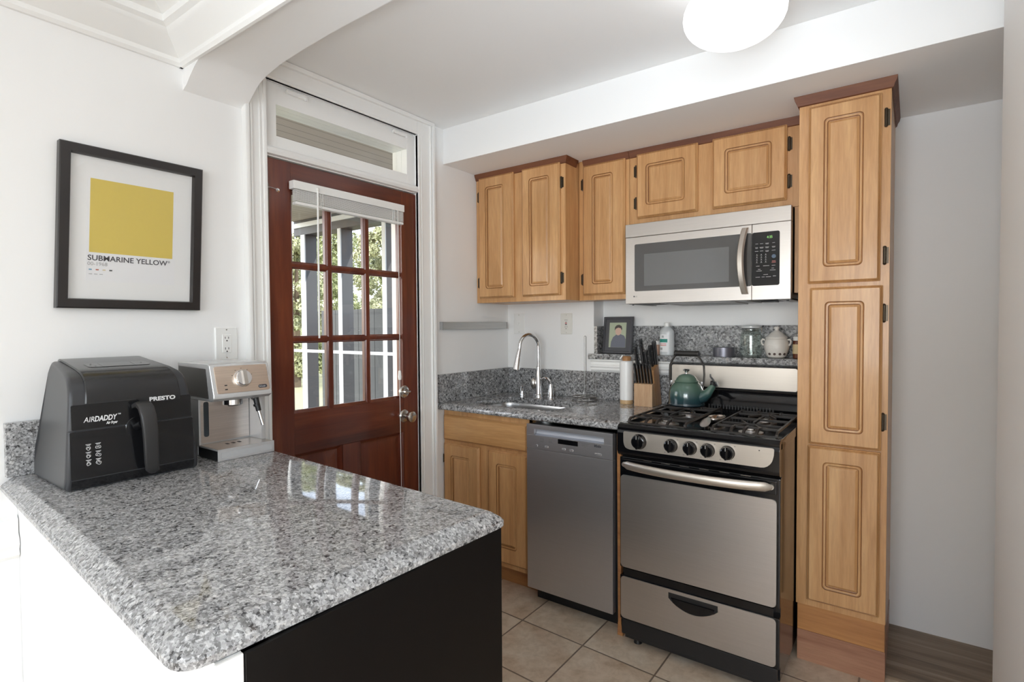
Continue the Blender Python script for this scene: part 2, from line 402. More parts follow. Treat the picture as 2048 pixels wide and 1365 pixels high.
ROOTM = {}
def finish(name, b, m, parent=None, w=True, smooth=30, wn_=True):
    bmesh.ops.remove_doubles(b.bm, verts=b.bm.verts, dist=1e-6)
    bmesh.ops.recalc_face_normals(b.bm, faces=b.bm.faces)
    if parent is not None and w:
        rt = parent
        while rt.parent: rt = rt.parent
        if rt.name in ROOTM: bmesh.ops.transform(b.bm, matrix=ROOTM[rt.name], verts=b.bm.verts)
    me = bpy.data.meshes.new(name); b.bm.to_mesh(me); b.bm.free()
    if m: me.materials.append(m)
    if getattr(b, 'glaze', False): me.materials.append(M_glaze if m in (M_maple, M_maple_x) else m)
    for p in me.polygons: p.use_smooth = True
    try: me.set_sharp_from_angle(angle=math.radians(smooth))
    except Exception: pass
    o = bpy.data.objects.new(name, me); C.objects.link(o)
    if wn_ and len(me.polygons) < 6000:
        wn = o.modifiers.new('weighted_normal', 'WEIGHTED_NORMAL'); wn.keep_sharp = True; wn.weight = 80
    if parent is not None: o.parent = parent
    return o
def tag(o, label=None, cat=None, group=None, kind=None):
    if label: o['label'] = label
    if cat: o['category'] = cat
    if group: o['group'] = group
    if kind: o['kind'] = kind
    return o
def thing(name, label, cat, loc=(0,0,0), rz=0, group=None, kind=None):
    o = bpy.data.objects.new(name, None); C.objects.link(o); o.empty_display_size = .05
    o.location = loc; o.rotation_euler = (0,0,rz)
    ROOTM[o.name] = (Matrix.Translation(loc) @ Matrix.Rotation(rz, 4, 'Z')).inverted()
    return tag(o, label, cat, group, kind)
def struct(name, b, m, label=None):
    o = finish(name, b, m); o['kind'] = 'structure'
    if label: o['label'] = label
    return o
def text(name, s, size, mp, u, v, m, parent, ext=.0006, align='LEFT', bold=0, shear=0, sx=1.0, space=1.0, fit=None):
    """lettering as a thin mesh; mp maps (u,v,d) to world"""
    cu = bpy.data.curves.new('lettering', 'FONT'); cu.body = s; cu.size = size; cu.align_x = align
    cu.extrude = ext/2; cu.offset = bold; cu.shear = shear; cu.space_character = space; cu.resolution_u = 3
    to = bpy.data.objects.new('lettering_tmp', cu); C.objects.link(to)
    bpy.context.view_layer.update()
    me = bpy.data.meshes.new_from_object(to.evaluated_get(bpy.context.evaluated_depsgraph_get()))
    bpy.data.objects.remove(to)
    bb = B(); bb.bm.from_mesh(me); bpy.data.meshes.remove(me)
    if fit: sx = fit/max(1e-6, max(v_.co.x for v_ in bb.bm.verts))
    for vt in bb.bm.verts:
        x, y, z = vt.co; x *= sx
        vt.co = Vector(mp(u + x, v + y, z + ext/2))
    return finish(name, bb, m, parent)
def arc(cx, cy, r, a0, a1, n):
    return [(cx+r*math.cos(a0+(a1-a0)*k/n), cy+r*math.sin(a0+(a1-a0)*k/n)) for k in range(n+1)]
# ================================================================== ROOM SHELL
ZC = 2.424; ZS = 2.233; YS = -.586; YN = .12; XR = 2.29
b = B(); b.box(-.14,5,-6.2,.3,-.06,0); struct('floor', b, M_tile)
b = B(); b.box(2.0,3.2,-.32,.12,0,.012); struct('floor', b, M_lam)
b = B(); b.box(-.3,5,-6.2,.4,ZC,ZC+.08); struct('ceiling', b, M_ceil)
# door wall (left), with the doorway
b = B()
b.box(-.16,0,-.79,.2,0,ZC); b.box(-.16,0,-6.1,-1.618,0,ZC); b.box(-.16,0,-1.618,-.79,2.336,ZC)
struct('wall_left', b, M_wall)
# stove wall: full thickness at the sink, stepped back behind the stove
b = B()
b.box(-.16,.612,0,.3,0,ZC); b.box(.612,3.2,.12,.3,0,ZC); b.box(.612,1.70,.0,.12,0,1.155)
struct('wall_back', b, M_wall)
b = B(); b.box(0,3.2,YS,YN,ZS,ZC,.003); struct('wall_soffit', b, M_ceil)
b = B(); b.prism([(XR,-1.95),(4.6,-1.95),(4.6,-1.85),(XR+.14,-1.85),(XR+.14,-.75),(3.2,-.75),(3.2,.12),(3.1,.12),(3.1,-.62),(XR,-.62)], 'z', 0, ZC); struct('wall_right', b, M_wall)
# dining room behind the camera, window openings added and sized for the light
b = B()
for x0, x1 in ((0,1.35),(1.97,2.25),(3.75,4.6)): b.box(x0,x1,-6.1,-6,0,ZC)
for x0, x1 in ((1.35,1.97),(2.25,3.75)): b.box(x0,x1,-6.1,-6,0,.75); b.box(x0,x1,-6.1,-6,2.25,ZC)
struct('wall_front', b, M_wall)
b = B(); b.box(4.5,4.6,-6,-4.7,0,ZC); b.box(4.5,4.6,-3.1,-1.9,0,ZC); b.box(4.5,4.6,-4.7,-3.1,0,.75); b.box(4.5,4.6,-4.7,-3.1,2.25,ZC)
struct('wall_right', b, M_wall)
# boxed beam with a curved bracket where it meets the wall
prof = [(0,2.184),(.03,2.198),(.06,2.222),(.09,2.243),(.12,2.258),(.16,2.271),(.25,2.286),(.40,2.297),(.60,2.303),(4.5,2.305),(4.5,ZC),(0,ZC)]
b = B(); b.prism(prof, 'y', -1.91, -1.69); struct('wall_beam', b, M_ceil)
# crown moulding in the dining side
cp = [(0,2.258),(.010,2.258),(.018,2.268),(.018,2.282),(.030,2.290),(.072,2.325),(.082,2.342),(.098,2.350),(.100,2.370),(.125,2.382),(.150,2.392),(.152,2.406),(.19,2.412),(.19,ZC),(0,ZC)]
b = B(); b.prism([(d, z) for d, z in cp], 'y', -6.0, -1.91); struct('trim_1', b, M_trim)
b = B(); b.prism([(-1.91-d, z) for d, z in cp], 'x', 0, 4.5); struct('trim_2', b, M_trim)
# chair rail on the left wall
b = B(); b.prism([(0,.69),(.012,.69),(.022,.70),(.018,.715),(.026,.73),(.022,.748),(.012,.76),(.014,.80),(0,.812)], 'y', -6.0, -2.385); struct('trim_3', b, M_trim)
b = B(); b.prism([(0,0),(.016,0),(.016,.11),(.008,.13),(0,.13)], 'y', -6.0, -2.385); struct('baseboard_left', b, M_trim)
# door casing
yr0, yr1, yl0, yl1 = -.677, -.794, -1.613, -1.703
cas = B()
def casing_v(b, ya, yb, inner):
    lo, hi = min(ya,yb), max(ya,yb)
    b.box(.0005,.018,lo,hi,0,ZC-.001,.001)
    o, i = (hi, lo) if not inner else (lo, hi)
    s = -1 if not inner else 1
    b.box(.0005,.032,o-s*.0005,o+s*.018,0,ZC-.0015,.006); b.box(.0005,.026,o+s*.021,o+s*.031,0,ZC-.0015,.004)
    b.box(.0005,.024,i-s*.0,i-s*.014,0,2.335,.004); b.box(.0005,.021,i-s*.03,i-s*.022,0,2.335,.003)
casing_v(cas, yr0, yr1, False)
casing_v(cas, yl1, yl0, True)
cas.box(.0005,.0175,-1.612,-.795,2.334,ZC-.002,.001); cas.box(.0005,.031,-1.702,-.678,2.402,ZC-.0012,.005); cas.box(.0005,.024,-1.613,-.794,2.334,2.347,.004)
struct('trim_4', cas, M_trim)
b = B(); b.box(-.1605,.0002,-.7942,-.7895,0,2.3365); b.box(-.1605,.0002,-1.6185,-1.6138,0,2.3365); b.box(-.160,-.046,-1.6135,-.7945,2.3305,2.336); b.box(-.160,-.052,-.82,-.7943,0,2.032); b.box(-.160,-.052,-1.6137,-1.59,0,2.032)
b.box(-.16,.004,-1.614,-.794,2.033,2.078,.002); b.prism([(.004,2.036),(.020,2.040),(.026,2.052),(.020,2.066),(.004,2.074)], 'y', -1.613, -.794)
struct('trim_5', b, M_trim)
# transom window
w = thing('window_1', None, None, (-.02,-1.2,2.08), kind='structure')
b = B()
b.box(-.045,-.004,-1.6135,-1.557,2.0785,2.3295,.003); b.box(-.045,-.004,-.849,-.7945,2.0785,2.3295,.003)
b.box(-.045,-.0045,-1.558,-.848,2.250,2.329,.003); b.box(-.045,-.0045,-1.558,-.848,2.079,2.124,.003)
b.box(-.0445,-.012,-1.6135,-.7945,2.326,2.3358)
b.box(-.11,-.045,-1.575,-1.557,2.12,2.26); b.box(-.11,-.045,-.849,-.835,2.12,2.26); b.box(-.11,-.045,-1.575,-.835,2.25,2.26); b.box(-.11,-.045,-1.575,-.835,2.11,2.124)
finish('window_frame', b, M_trim, w)
b = B(); b.box(-.082,-.078,-1.557,-.849,2.124,2.25); finish('pane', b, M_glass, w)
for y in (-1.47,-.90):
    b = B(); b.box(-.002,.010,y-.045,y+.045,2.305,2.322,.004); b.cyl((.004,y-.045,2.313),(.016,y-.045,2.313),.007); b.cyl((.004,y+.04,2.306),(.016,y+.04,2.306),.006)
    finish('catch', b, M_trim, w)
# ------------------------------------------------------------------ mahogany door
d = thing('door_1', None, None, (-.02,-1.2,0), kind='structure')
S0, S1 = -1.6115, -.7955; G0, G1 = -1.502, -.896
b = B(); b.box(-.045,0,S0,G0,.008,2.028,.002); b.box(-.045,0,G1,S1,.008,2.028,.002)
b.box(-.045,0,-1.265,-1.165,.12,.812,.002); finish('stile', b, M_mahog, d)
b = B(); b.box(-.045,0,G0,G1,1.912,2.028,.002); b.box(-.045,0,G0,G1,.812,.985,.002); b.box(-.045,0,G0,G1,.008,.2,.002); finish('rail', b, M_mahog_y, d)
def mprof(c, h):   # muntin bar section, rounded toward the room
    return [(-.030,c-h),(-.014,c-h),(-.011,c-h*.72),(-.006,c-h*.55),(-.004,c),(-.006,c+h*.55),(-.011,c+h*.72),(-.014,c+h),(-.030,c+h)]
b = B()
for c in (1.608,1.295): b.prism([(x,z) for x,z in mprof(c,.0155)], 'y', G0, G1)
for c in (-1.3145,-1.107): b.prism([(x,y) for x,y in mprof(c,.0175)], 'z', .985, 1.912)
for c, s in ((.985,1),(1.912,-1)): b.prism([(-.028,c),(-.006,c),(-.010,c+s*.006),(-.014,c+s*.012),(-.028,c+s*.012)], 'y', G0, G1)
for c, s in ((G0,1),(G1,-1)): b.prism([(-.028,c),(-.006,c),(-.010,c+s*.006),(-.014,c+s*.012),(-.028,c+s*.012)], 'z', .985, 1.912)
finish('muntin', b, M_mahog, d)
b = B(); b.box(-.024,-.021,G0,G1,.985,1.912); finish('pane', b, M_glass, d)
for ya, yb in ((G0,-1.265),(-1.165,G1)):
    b = B()
    R = lambda o, dd: [( -.004-dd, y, z) for y, z in rring(ya+o, yb-o, .2+o, .812-o, .001)]
    b.loft([R(0,.03), R(0,.0), R(.008,.006), R(.016,.016), R(.03,.017), R(.06,.009)]); finish('panel', b, M_mahog, d)
# hinges, latch, locks
for z0, z1 in ((1.812,1.922),(1.012,1.090)):
    b = B(); b.box(0,.003,S0-.006,S0+.014,z0,z1); b.cyl((.007,S0+.002,z0),(.007,S0+.002,z1),.006); b.ball((.007,S0+.002,z1+.003),.006,10); b.ball((.007,S0+.002,z0-.003),.006,10)
    finish('hinge', b, simple('aged_bronze_hinge', (.16,.13,.10), .4, .8), d)
b = B(); b.lathe([(0,0),(.032,0),(.032,.006),(.027,.011),(.014,.014),(.014,.02),(0,.02)], (0,-.8925,1.0175), 28, 'x')
b.box(.016,.034,-.911,-.874,1.012,1.023,.004); finish('deadbolt', b, M_nickel, d)
b = B(); b.lathe([(0,0),(.033,0),(.033,.005),(.028,.011),(.013,.016),(.011,.034),(.016,.040),(.026,.046),(.0285,.056),(.027,.064),(.020,.069),(.008,.071),(0,.071)], (0,-.8935,.894), 28, 'x'); finish('knob', b, M_nickel, d)
b = B(); b.lathe([(0,0),(.008,0),(.008,.003),(0,.004)], (0,-1.560,1.903), 16, 'x'); b.tube([(.004,-1.560,1.903),(.014,-1.575,1.904),(.018,-1.60,1.904),(.012,-1.622,1.904)], .0016, 8)
finish('hook_latch', b, M_chrome, d)
# mini blind drawn up at the top of the glass
t = thing('mini_blind', 'white mini blind drawn up to the top of the red-brown door glass', 'blind', (.02,-1.21,1.86))
b = B(); b.box(.004,.040,-1.512,-.909,1.916,1.950,.003); finish('headrail', b, M_white, t)
b = B()
for k in range(11):
    z = 1.913-.0042*k; b.prism([(.010,z),(.022,z+.0018),(.036,z),(.036,z-.0022),(.022,z-.0006),(.010,z-.0022)], 'y', -1.500, -.913)
tag(finish('slat', b, simple('blind_slats', (.85,.85,.83), .4), t), kind='stuff')
b = B(); b.box(.008,.036,-1.501,-.912,1.853,1.866,.004); finish('bottom_rail', b, M_white, t)
b = B()
for y in (-1.385,-.985):
    for dy in (0,.01):
        b = B(); b.tube([(.038,y+dy,1.92),(.040,y+dy,1.855)], .0012, 6); finish('ladder_cord', b, M_white, t)
b = B(); b.cyl((.046,-1.405,1.925),(.046,-1.408,1.30),.004,.004,10); b.ball((.046,-1.405,1.93),.007,10); finish('wand', b, M_white, t)
b = B(); b.tube([(.042,-.955,1.92),(.045,-.955,1.4),(.043,-.957,1.0),(.045,-.956,.62),(.044,-.956,.3)], .0014, 6)
b.lathe([(0,0),(.006,0),(.009,-.03),(.007,-.045),(0,-.045)], (.044,-.957,1.13), 12); finish('pull_cord', b, M_white, t)
# ------------------------------------------------------------------ framed yellow print
t = thing('framed_print', 'black framed print of a yellow colour block hung on the left wall', 'picture', (.015,-2.07,1.41))
py = lambda y, z: y + (1.66-z)*.040 if z < 1.9 else y
FL, FR, FT, FB = -2.268, -1.860, 1.913, 1.410
def fy(y, z): return y - (FT-z)*.040       # the frame hangs slightly out of plumb
mpF = lambda x: (lambda u, v, dd: (x+dd, fy(u, v), v))
b = B()
mf = mpF(.002)
ow = [(FL,FT),(FR,FT),(FR,FB),(FL,FB)]
def ringf(o, dd): return [mf(u,v,dd) for u, v in ((FL+o,FT-o),(FR-o,FT-o),(FR-o,FB+o),(FL+o,FB+o))]
b.loft([ringf(0,0), ringf(0,.024), ringf(.003,.027), ringf(.027,.027), ringf(.030,.018), ringf(.030,.004)], True, True)
finish('frame', b, M_frame, t)
b = B(); b.loft([ringf(.030,.008), ringf(.030,.0095)]); finish('mat_board', b, M_matb, t)
b = B(); plate(b, -2.193,-1.941,1.497,1.823, mpF(.0116), .0005, .0005); finish('paper', b, M_paper, t)
b = B(); plate(b, -2.186,-1.949,1.586,1.817, mpF(.0123), .0003, .0005); finish('yellow_block', b, M_yel, t)
mt = mpF(.0125)
text('title', 'SUBMARINE YELLOW', .0235, mt, -2.190, 1.561, M_ink, t, .0003, bold=.00035, fit=.226)
text('title', '®', .010, mt, -1.963, 1.5705, M_ink, t, .0003)
text('subtitle', '00-1968', .016, mt, -2.190, 1.545, M_inkg, t, .0003)
for k, c in enumerate(((.15,.35,.5),(.6,.2,.15),(.7,.6,.4),(.03,.03,.03))):
    b = B(); plate(b, -2.186+.018*k,-2.178+.018*k,1.530,1.534, mt, .0003, .0005); finish('colour_swatch', b, simple('swatch_ink', c, .6), t)
for k in range(3):
    b = B(); plate(b, -2.186+.014*k,-2.177+.014*k,1.517,1.519, mt, .0003, .0003); finish('fine_print', b, M_inkg, t)
b = B(); b.loft([ringf(.030,.0145), ringf(.030,.0155)]); finish('glazing', b, M_glass, t)
# ------------------------------------------------------------------ electrical plates
def outlet(name, label, u0, u1, v0, v1, mp, kind, col=M_white):
    c = mp((u0+u1)/2, (v0+v1)/2, 0); t = thing(name, label, 'outlet' if kind != 'switch' else 'switch', c)
    b = B(); plate(b, u0, u1, v0, v1, mp, .006, .004, .003); finish('cover_plate', b, col, t)
    uc, vc = (u0+u1)/2, (v0+v1)/2
    if kind == 'switch':
        b = B(); plate(b, uc-.005, uc+.005, vc-.012, vc+.012, mp, .009, .001); plate(b, uc-.004, uc+.004, vc, vc+.010, mp, .016, .001); finish('toggle', b, col, t)
    else:
        b = B(); plate(b, uc-.0165, uc+.0165, vc-.034, vc+.034, mp, .008, .002, .001); finish('receptacle', b, col, t)
        for s in (-1,1):
            for q in (-.006,.006): b = B(); plate(b, uc+q-.001, uc+q+.001, vc+s*.02-.002, vc+s*.02+.006, mp, .0085, .0005); finish('slot', b, M_dark, t)
            b = B(); plate(b, uc-.0025, uc+.0025, vc+s*.02-.0115, vc+s*.02-.0065, mp, .0085, .0024); finish('slot', b, M_dark, t)
        if kind == 'gfci':
            b = B(); plate(b, uc-.006, uc+.006, vc+.001, vc+.006, mp, .0095, .001); finish('reset_button', b, M_red, t)
            b = B(); plate(b, uc-.006, uc+.006, vc-.007, vc-.002, mp, .0095, .001); finish('test_button', b, M_dark, t)
    ax = mp(0,0,1)[0] == 1
    for s in (-1,1): b = B(); b.lathe([(0,0),(.0028,0),(.002,.0015 if ax else -.0015),(0,.0015 if ax else -.0015)], mp(uc, vc+s*(v1-v0)*.42, .0058), 10, 'x' if ax else 'y'); finish('screw', b, M_nickel, t)
    return t
outlet('wall_outlet', 'white outlet plate on left wall above the coffee machine', -1.820,-1.737,1.226,1.349, FX(0), 'duplex')
outlet('light_switch', 'white toggle switch plate on wall left of the faucet', .048,.132,1.299,1.425, FY(0), 'switch')
outlet('wall_outlet', 'ivory safety outlet with red button on wall right of faucet', .393,.472,1.296,1.420, FY(0), 'gfci', M_ivory)
t = thing('magnetic_knife_strip', 'empty grey metal magnetic knife strip on wall beside the door', 'knife rack', (0,-.33,1.33))
b = B(); b.box(.001,.020,-.624,-.040,1.330,1.371,.002); finish('bar', b, M_alu, t)
for y_ in (-.626,-.042): b = B(); b.box(.0005,.0208,y_,y_+.008,1.3295,1.3715); finish('end_cap', b, simple('grey_plastic', (.35,.35,.35), .4), t)
# ------------------------------------------------------------------ ceiling globe lamp
t = thing('ceiling_lamp', 'round white glowing globe lamp on the kitchen ceiling', 'ceiling lamp', (1.63,-1.02,ZC))
b = B(); b.lathe([(0,ZC-.001),(.09,ZC-.001),(.09,ZC-.03),(.075,ZC-.04),(0,ZC-.04)], (1.63,-1.02,0), 32); finish('canopy', b, M_white, t)
b = B(); b.ball((1.63,-1.02,ZC-.125),.150,40,.60); finish('globe', b, M_globe, t)
# ================================================================== PENINSULA
t = thing('peninsula_countertop', 'large pale grey speckled granite peninsula countertop carrying the air fryer', 'countertop', (.66,-2.1,.889))
def roundpoly(poly, rad, n=5):
    out = []
    m = len(poly); edges = []
    for i, (p, r) in enumerate(zip(poly, rad)):
        p = Vector(p); a = (Vector(poly[i-1])-p).normalized(); c = (Vector(poly[(i+1)%m])-p).normalized()
        if r <= 0: out.append(tuple(p)); continue
        for k in range(n+1):
            s = k/n; q0 = p + a*r*(1-s)**1; 
            q = p + a*r*(1-s)**2 + c*r*s**2
            out.append(tuple(q))
    return out
def inset(poly, edge, o):
    n = len(poly); out = []
    for i in range(n):
        p0, p1, p2 = Vector(poly[i-1]), Vector(poly[i]), Vector(poly[(i+1)%n])
        e1 = (p1-p0).normalized(); e2 = (p2-p1).normalized()
        n1 = Vector((-e1.y, e1.x)); n2 = Vector((-e2.y, e2.x))
        A = Matrix(((n1.x, n1.y), (n2.x, n2.y))); rhs = Vector((n1.dot(p1)+(o if edge[i-1] else 0), n2.dot(p1)+(o if edge[i] else 0)))
        out.append(tuple(A.inverted() @ rhs))
    return out
pen = [(.001,-2.4185),(1.318,-2.497),(1.338,-1.803),(.001,-1.733)]
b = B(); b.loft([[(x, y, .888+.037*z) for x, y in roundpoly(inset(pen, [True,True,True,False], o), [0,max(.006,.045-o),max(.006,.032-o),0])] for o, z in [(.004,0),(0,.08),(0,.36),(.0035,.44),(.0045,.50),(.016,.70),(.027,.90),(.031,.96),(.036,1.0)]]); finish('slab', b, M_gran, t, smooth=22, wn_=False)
b = B(); b.box(.001,.021,-2.408,-1.74,.9255,1.080,.0015); tag(finish('peninsula_backsplash', b, M_gran), 'short granite upstand on the left wall behind the air fryer', 'backsplash')
t = thing('peninsula_cabinet', 'black peninsula base cabinet under the pale grey granite countertop', 'cabinet', (.66,-2.1,0))
b = B(); b.box(.03,1.322,-2.374,-1.86,.10,.887,.001); b.box(.03,1.315,-2.374,-1.92,0,.10); finish('body', b, M_espr, t)
b = B(); b.box(1.3225,1.330,-2.4125,-1.820,0,.8875,.001); finish('end_panel', b, M_espr, t)
b = B()
for x0, x1 in ((.05,.46),(.47,.88),(.89,1.31)): panel_door(b, x0, x1, .12, .87, lambda u,v,dd: (u,-1.86+dd,v), .02, (x0+.06,x1-.06,.18,.81))
finish('door', b, M_espr, t)
b = B(); b.prism([(.002,-2.382),(1.318,-2.4495),(1.318,-2.4135),(.002,-2.376)], 'z', 0, .8875); struct('wall_peninsula', b, M_wall)
b = B(); b.box(1.318,1.326,-2.452,-2.4135,0,.8875,.002); struct('trim_6', b, M_trim)

# ================================================================== SINK RUN
def counter():
    t = thing('kitchen_countertop', 'grey speckled granite countertop around the undermount sink', 'countertop', (.5,-.3,.897))
    x0, x1, y0, y1 = .001, 1.094, -.652, -.001
    SX0, SX1, SY0, SY1 = .145, .665, -.545, -.215
    b = B(); n = 5
    outer = rring(x0, x1, y0, y1, .001, n); inner = rring(SX0, SX1, SY0, SY1, .06, n)
    def ring(pts, z): return [b.bm.verts.new((p[0], p[1], z)) for p in pts]
    def offf(o): return rring(x0, x1, y0+o, y1, .001, n)
    R = [ring(inner, .897), ring(offf(.004), .897), ring(offf(0), .902), ring(offf(0), .910), ring(offf(.004), .920), ring(offf(.014), .928), ring(offf(.02), .930), ring(inner, .930)]
    R.append(R[0])
    for a, c in zip(R, R[1:]):
        for i in range(len(a)):
            j = (i+1) % len(a)
            try: b.bm.faces.new((a[i], a[j], c[j], c[i]))
            except ValueError: pass
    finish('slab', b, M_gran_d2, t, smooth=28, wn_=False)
    s = thing('kitchen_sink', 'stainless undermount sink basin set into the granite counter', 'sink', (.405,-.38,.72))
    b = B()
    rg = [[(x,y,z) for x, y in rring(SX0+o, SX1-o, SY0+o, SY1-o, max(.06-o*.3,.02), 6)] for o, z in ((-.012,.8965),(.0,.8965),(.004,.880),(.010,.76),(.03,.725),(.08,.72))]
    b.loft(rg, False, True); sk = finish('basin', b, brushed('sink_steel', (.62,.62,.62), .3, 'x'), s)
    sk.modifiers.new('solid', 'SOLIDIFY').thickness = .0015
    b = B(); b.lathe([(0,.0),(.04,0),(.042,.003),(.03,.003),(.028,.001),(0,.001)], (.405,-.38,.7205), 24); finish('drain', b, M_chrome, s)
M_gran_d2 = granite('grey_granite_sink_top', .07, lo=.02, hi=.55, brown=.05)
counter()
b = B(); b.box(.001,.021,-.650,-.021,.9305,1.085,.0015); b.box(.001,1.094,-.021,-.001,.9305,1.085,.0015)
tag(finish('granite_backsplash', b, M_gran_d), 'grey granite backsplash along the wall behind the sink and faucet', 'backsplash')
# faucet
t = thing('kitchen_faucet', 'chrome gooseneck pull-down faucet with long vertical neck behind the sink', 'faucet', (.297,-.100,.930))
b = B(); b.lathe([(0,0),(.027,0),(.027,.008),(.023,.014),(.021,.05),(.0165,.14),(.0145,.17),(.0145,.176),(.012,.178),(0,.178)], (.297,-.100,.930), 28); finish('body', b, M_chrome, t)
b = B()
cxp, czp = .297, 1.225
pth = [(.297,-.100,1.10),(.297,-.100,1.16),(.297,-.100,1.215)]
for k in range(1, 13):
    a = PI*k/13*1.0
    s = .066*(1-math.cos(a)); zz = 1.225 + .070*math.sin(a)
    pth.append((.297-s*.36, -.100-s*.93, zz))
pth += [(.297-.134*.36,-.100-.134*.93,1.205)]
b.tube(pth, .0105, 14); finish('neck', b, M_chrome, t)
ex, ey = .297-.134*.36, -.100-.134*.93
b = B(); b.cyl((ex,ey,1.215),(ex-.004,ey-.010,1.165),.0125,.015,20); b.cyl((ex-.004,ey-.010,1.164),(ex-.008,ey-.021,1.095),.0155,.0215,20); b.cyl((ex-.008,ey-.021,1.095),(ex-.0085,ey-.022,1.090),.0215,.018,20); finish('spray_head', b, M_chrome, t)
b = B(); b.lathe([(0,0),(.0185,0),(.0185,.006),(.0165,.03),(.0125,.055),(.0105,.072),(.006,.082),(0,.083)], (.376,-.090,.930), 24); b.tube([(.376,-.090,1.0),(.372,-.094,1.022),(.36,-.10,1.036),(.338,-.10,1.040),(.318,-.10,1.030)], [.007,.0085,.0095,.008,.006], 10)
finish('handle', b, M_chrome, t)
b = B(); b.ball((.270,-.115,1.005),.03,18,1.15,.55,.5); finish('side_lever', b, M_nickel, t)
t = thing('soap_dispenser', 'small chrome air gap cap on counter left of the faucet', 'air gap', (.157,-.07,.930))
b = B(); b.lathe([(0,0),(.022,0),(.022,.004),(.0165,.006),(.0165,.020),(.018,.022),(.018,.034),(.0165,.036),(.0165,.048),(.015,.050),(0,.050)], (.157,-.07,.930), 24); finish('cap', b, M_chrome, t)
# sink cabinet
t = thing('sink_cabinet', 'maple sink base cabinet with false drawer and two doors', 'cabinet', (.28,-.3,0))
YF = -.600
b = B(); b.box(.004,.572,-.598,-.03,.115,.716); b.box(.004,.02,-.598,-.03,.716,.896); b.box(.556,.572,-.598,-.03,.716,.896); b.box(.004,.572,-.60,-.57,.70,.896); finish('body', b, M_maple, t)
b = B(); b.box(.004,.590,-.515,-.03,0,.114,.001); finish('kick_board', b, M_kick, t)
b = B(); panel_door(b, .012,.569,.727,.864, FY(YF-.0005), .02); finish('drawer_front', b, M_maple_x, t)
for (u0,u1,i0,i1) in ((.012,.262,.066,.204),(.322,.570,.379,.507)):
    b = B(); panel_door(b, u0,u1,.142,.710, FY(YF-.0005), .02, (i0,i1,.222,.648)); finish('door', b, M_maple, t)
b = B(); b.box(.0035,.010,-.612,-.600,.60,.645,.001); finish('hinge', b, M_bronze, t)
# dishwasher
t = thing('dishwasher', 'slim stainless dishwasher between sink cabinet and stove', 'dishwasher', (.815,-.35,0))
D0, D1, YD = .587, 1.040, -.645
b = B(); b.box(D0+.006,D1+.016,-.612,-.03,.10,.872); finish('body', b, M_black, t)
b = B(); b.box(D0+.006,D1+.016,-.565,-.10,.0,.10); finish('kick_plate', b, M_black, t)
b = B(); plate(b, D0,D1,.081,.759, FY(-.618), .027, .003, .0015); finish('door', b, M_steel_v, t)
p_ = (lambda u,v,dd: (u,-.645-dd,v))
b = B()
b.box(D0,D1,-.645,-.618,.761,.825,.001); b.box(D0,D1,-.645,-.618,.856,.8765,.001); b.box(D0,.630,-.645,-.618,.825,.856); b.box(.998,D1,-.645,-.618,.825,.856)
finish('control_panel', b, M_steel_v, t)
b = B(); b.prism([(-.640,.8255),(-.628,.832),(-.622,.844),(-.624,.8555),(-.616,.8555),(-.616,.8255)], 'x', .631, .997); finish('grip_recess', b, simple('polished_recess', (.62,.65,.72), .3, .5), t)
b = B(); plate(b, .763,.868,.800,.822, p_, .0008, .001); finish('display', b, M_blackgl, t)
for uc, wd in ((.646,.010),(.700,.020),(.794,.020),(.834,.020),(.969,.034)):
    b = B(); plate(b, uc-wd/2, uc+wd/2, .7725,.782, p_, .0025, .002, .001); finish('button', b, simple('button_silver', (.8,.8,.82), .25, .8), t)
text('maker_name', 'Miele', .0155, p_, .950, .8085, M_ink, t, .0005, bold=.0005)
b = B()
for r in range(4):
    plate(b, .664,.686,.8155-.0055*r,.8167-.0055*r, p_, .0003, .0002); plate(b, .712,.733,.8155-.0055*r,.8167-.0055*r, p_, .0003, .0002); 
for r in range(3): plate(b, .888,.926-.008*r,.815-.007*r,.8162-.007*r, p_, .0003, .0002)
tag(finish('printed_marks', b, simple('grey_print', (.22,.22,.22), .6), t), kind='stuff')
# wooden filler strip beside the stove
b = B(); b.prism([(1.062,.045),(1.076,.045),(1.078,.88),(1.058,.88)], 'y', -.640, -.60); b.prism([(1.060,0),(1.085,0),(1.0845,.012),(1.0765,.055),(1.0615,.055)], 'y', -.642, -.60); b.box(1.060,1.076,-.60,-.03,0,.88)
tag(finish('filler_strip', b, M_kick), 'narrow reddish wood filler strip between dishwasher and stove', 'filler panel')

# ================================================================== RANGE
RX, RY, RW = 1.106, -.705, .596
t = thing('gas_range', 'stainless and black gas stove with five black knobs', 'stove', (RX+RW/2,-.38,0))
L = lambda x: RX + x
b = B(); b.box(L(-.004),L(RW+.010),RY+.028,-.045,.060,.900,.002); finish('body', b, M_blackgl, t)
b = B(); b.box(L(.0),L(RW+.004),RY+.004,RY+.03,.050,.114,.004); b.box(L(.01),L(RW),RY+.02,RY+.2,.03,.06); finish('base_panel', b, M_black, t)
for x, y in ((.05,.06),(.545,.06),(.05,.6),(.545,.6)):
    b = B(); b.cyl((L(x),RY+y,0),(L(x),RY+y,.03),.018,.014,14); finish('foot', b, M_black, t)
b = B(); b.box(L(-.006),L(RW+.012),RY+.002,RY+.030,.114,.300,.006); b.box(L(.01),L(RW-.01),RY+.006,RY+.030,.300,.330); finish('drawer', b, M_blackgl, t)
dr = t.children[-1]
b = B()
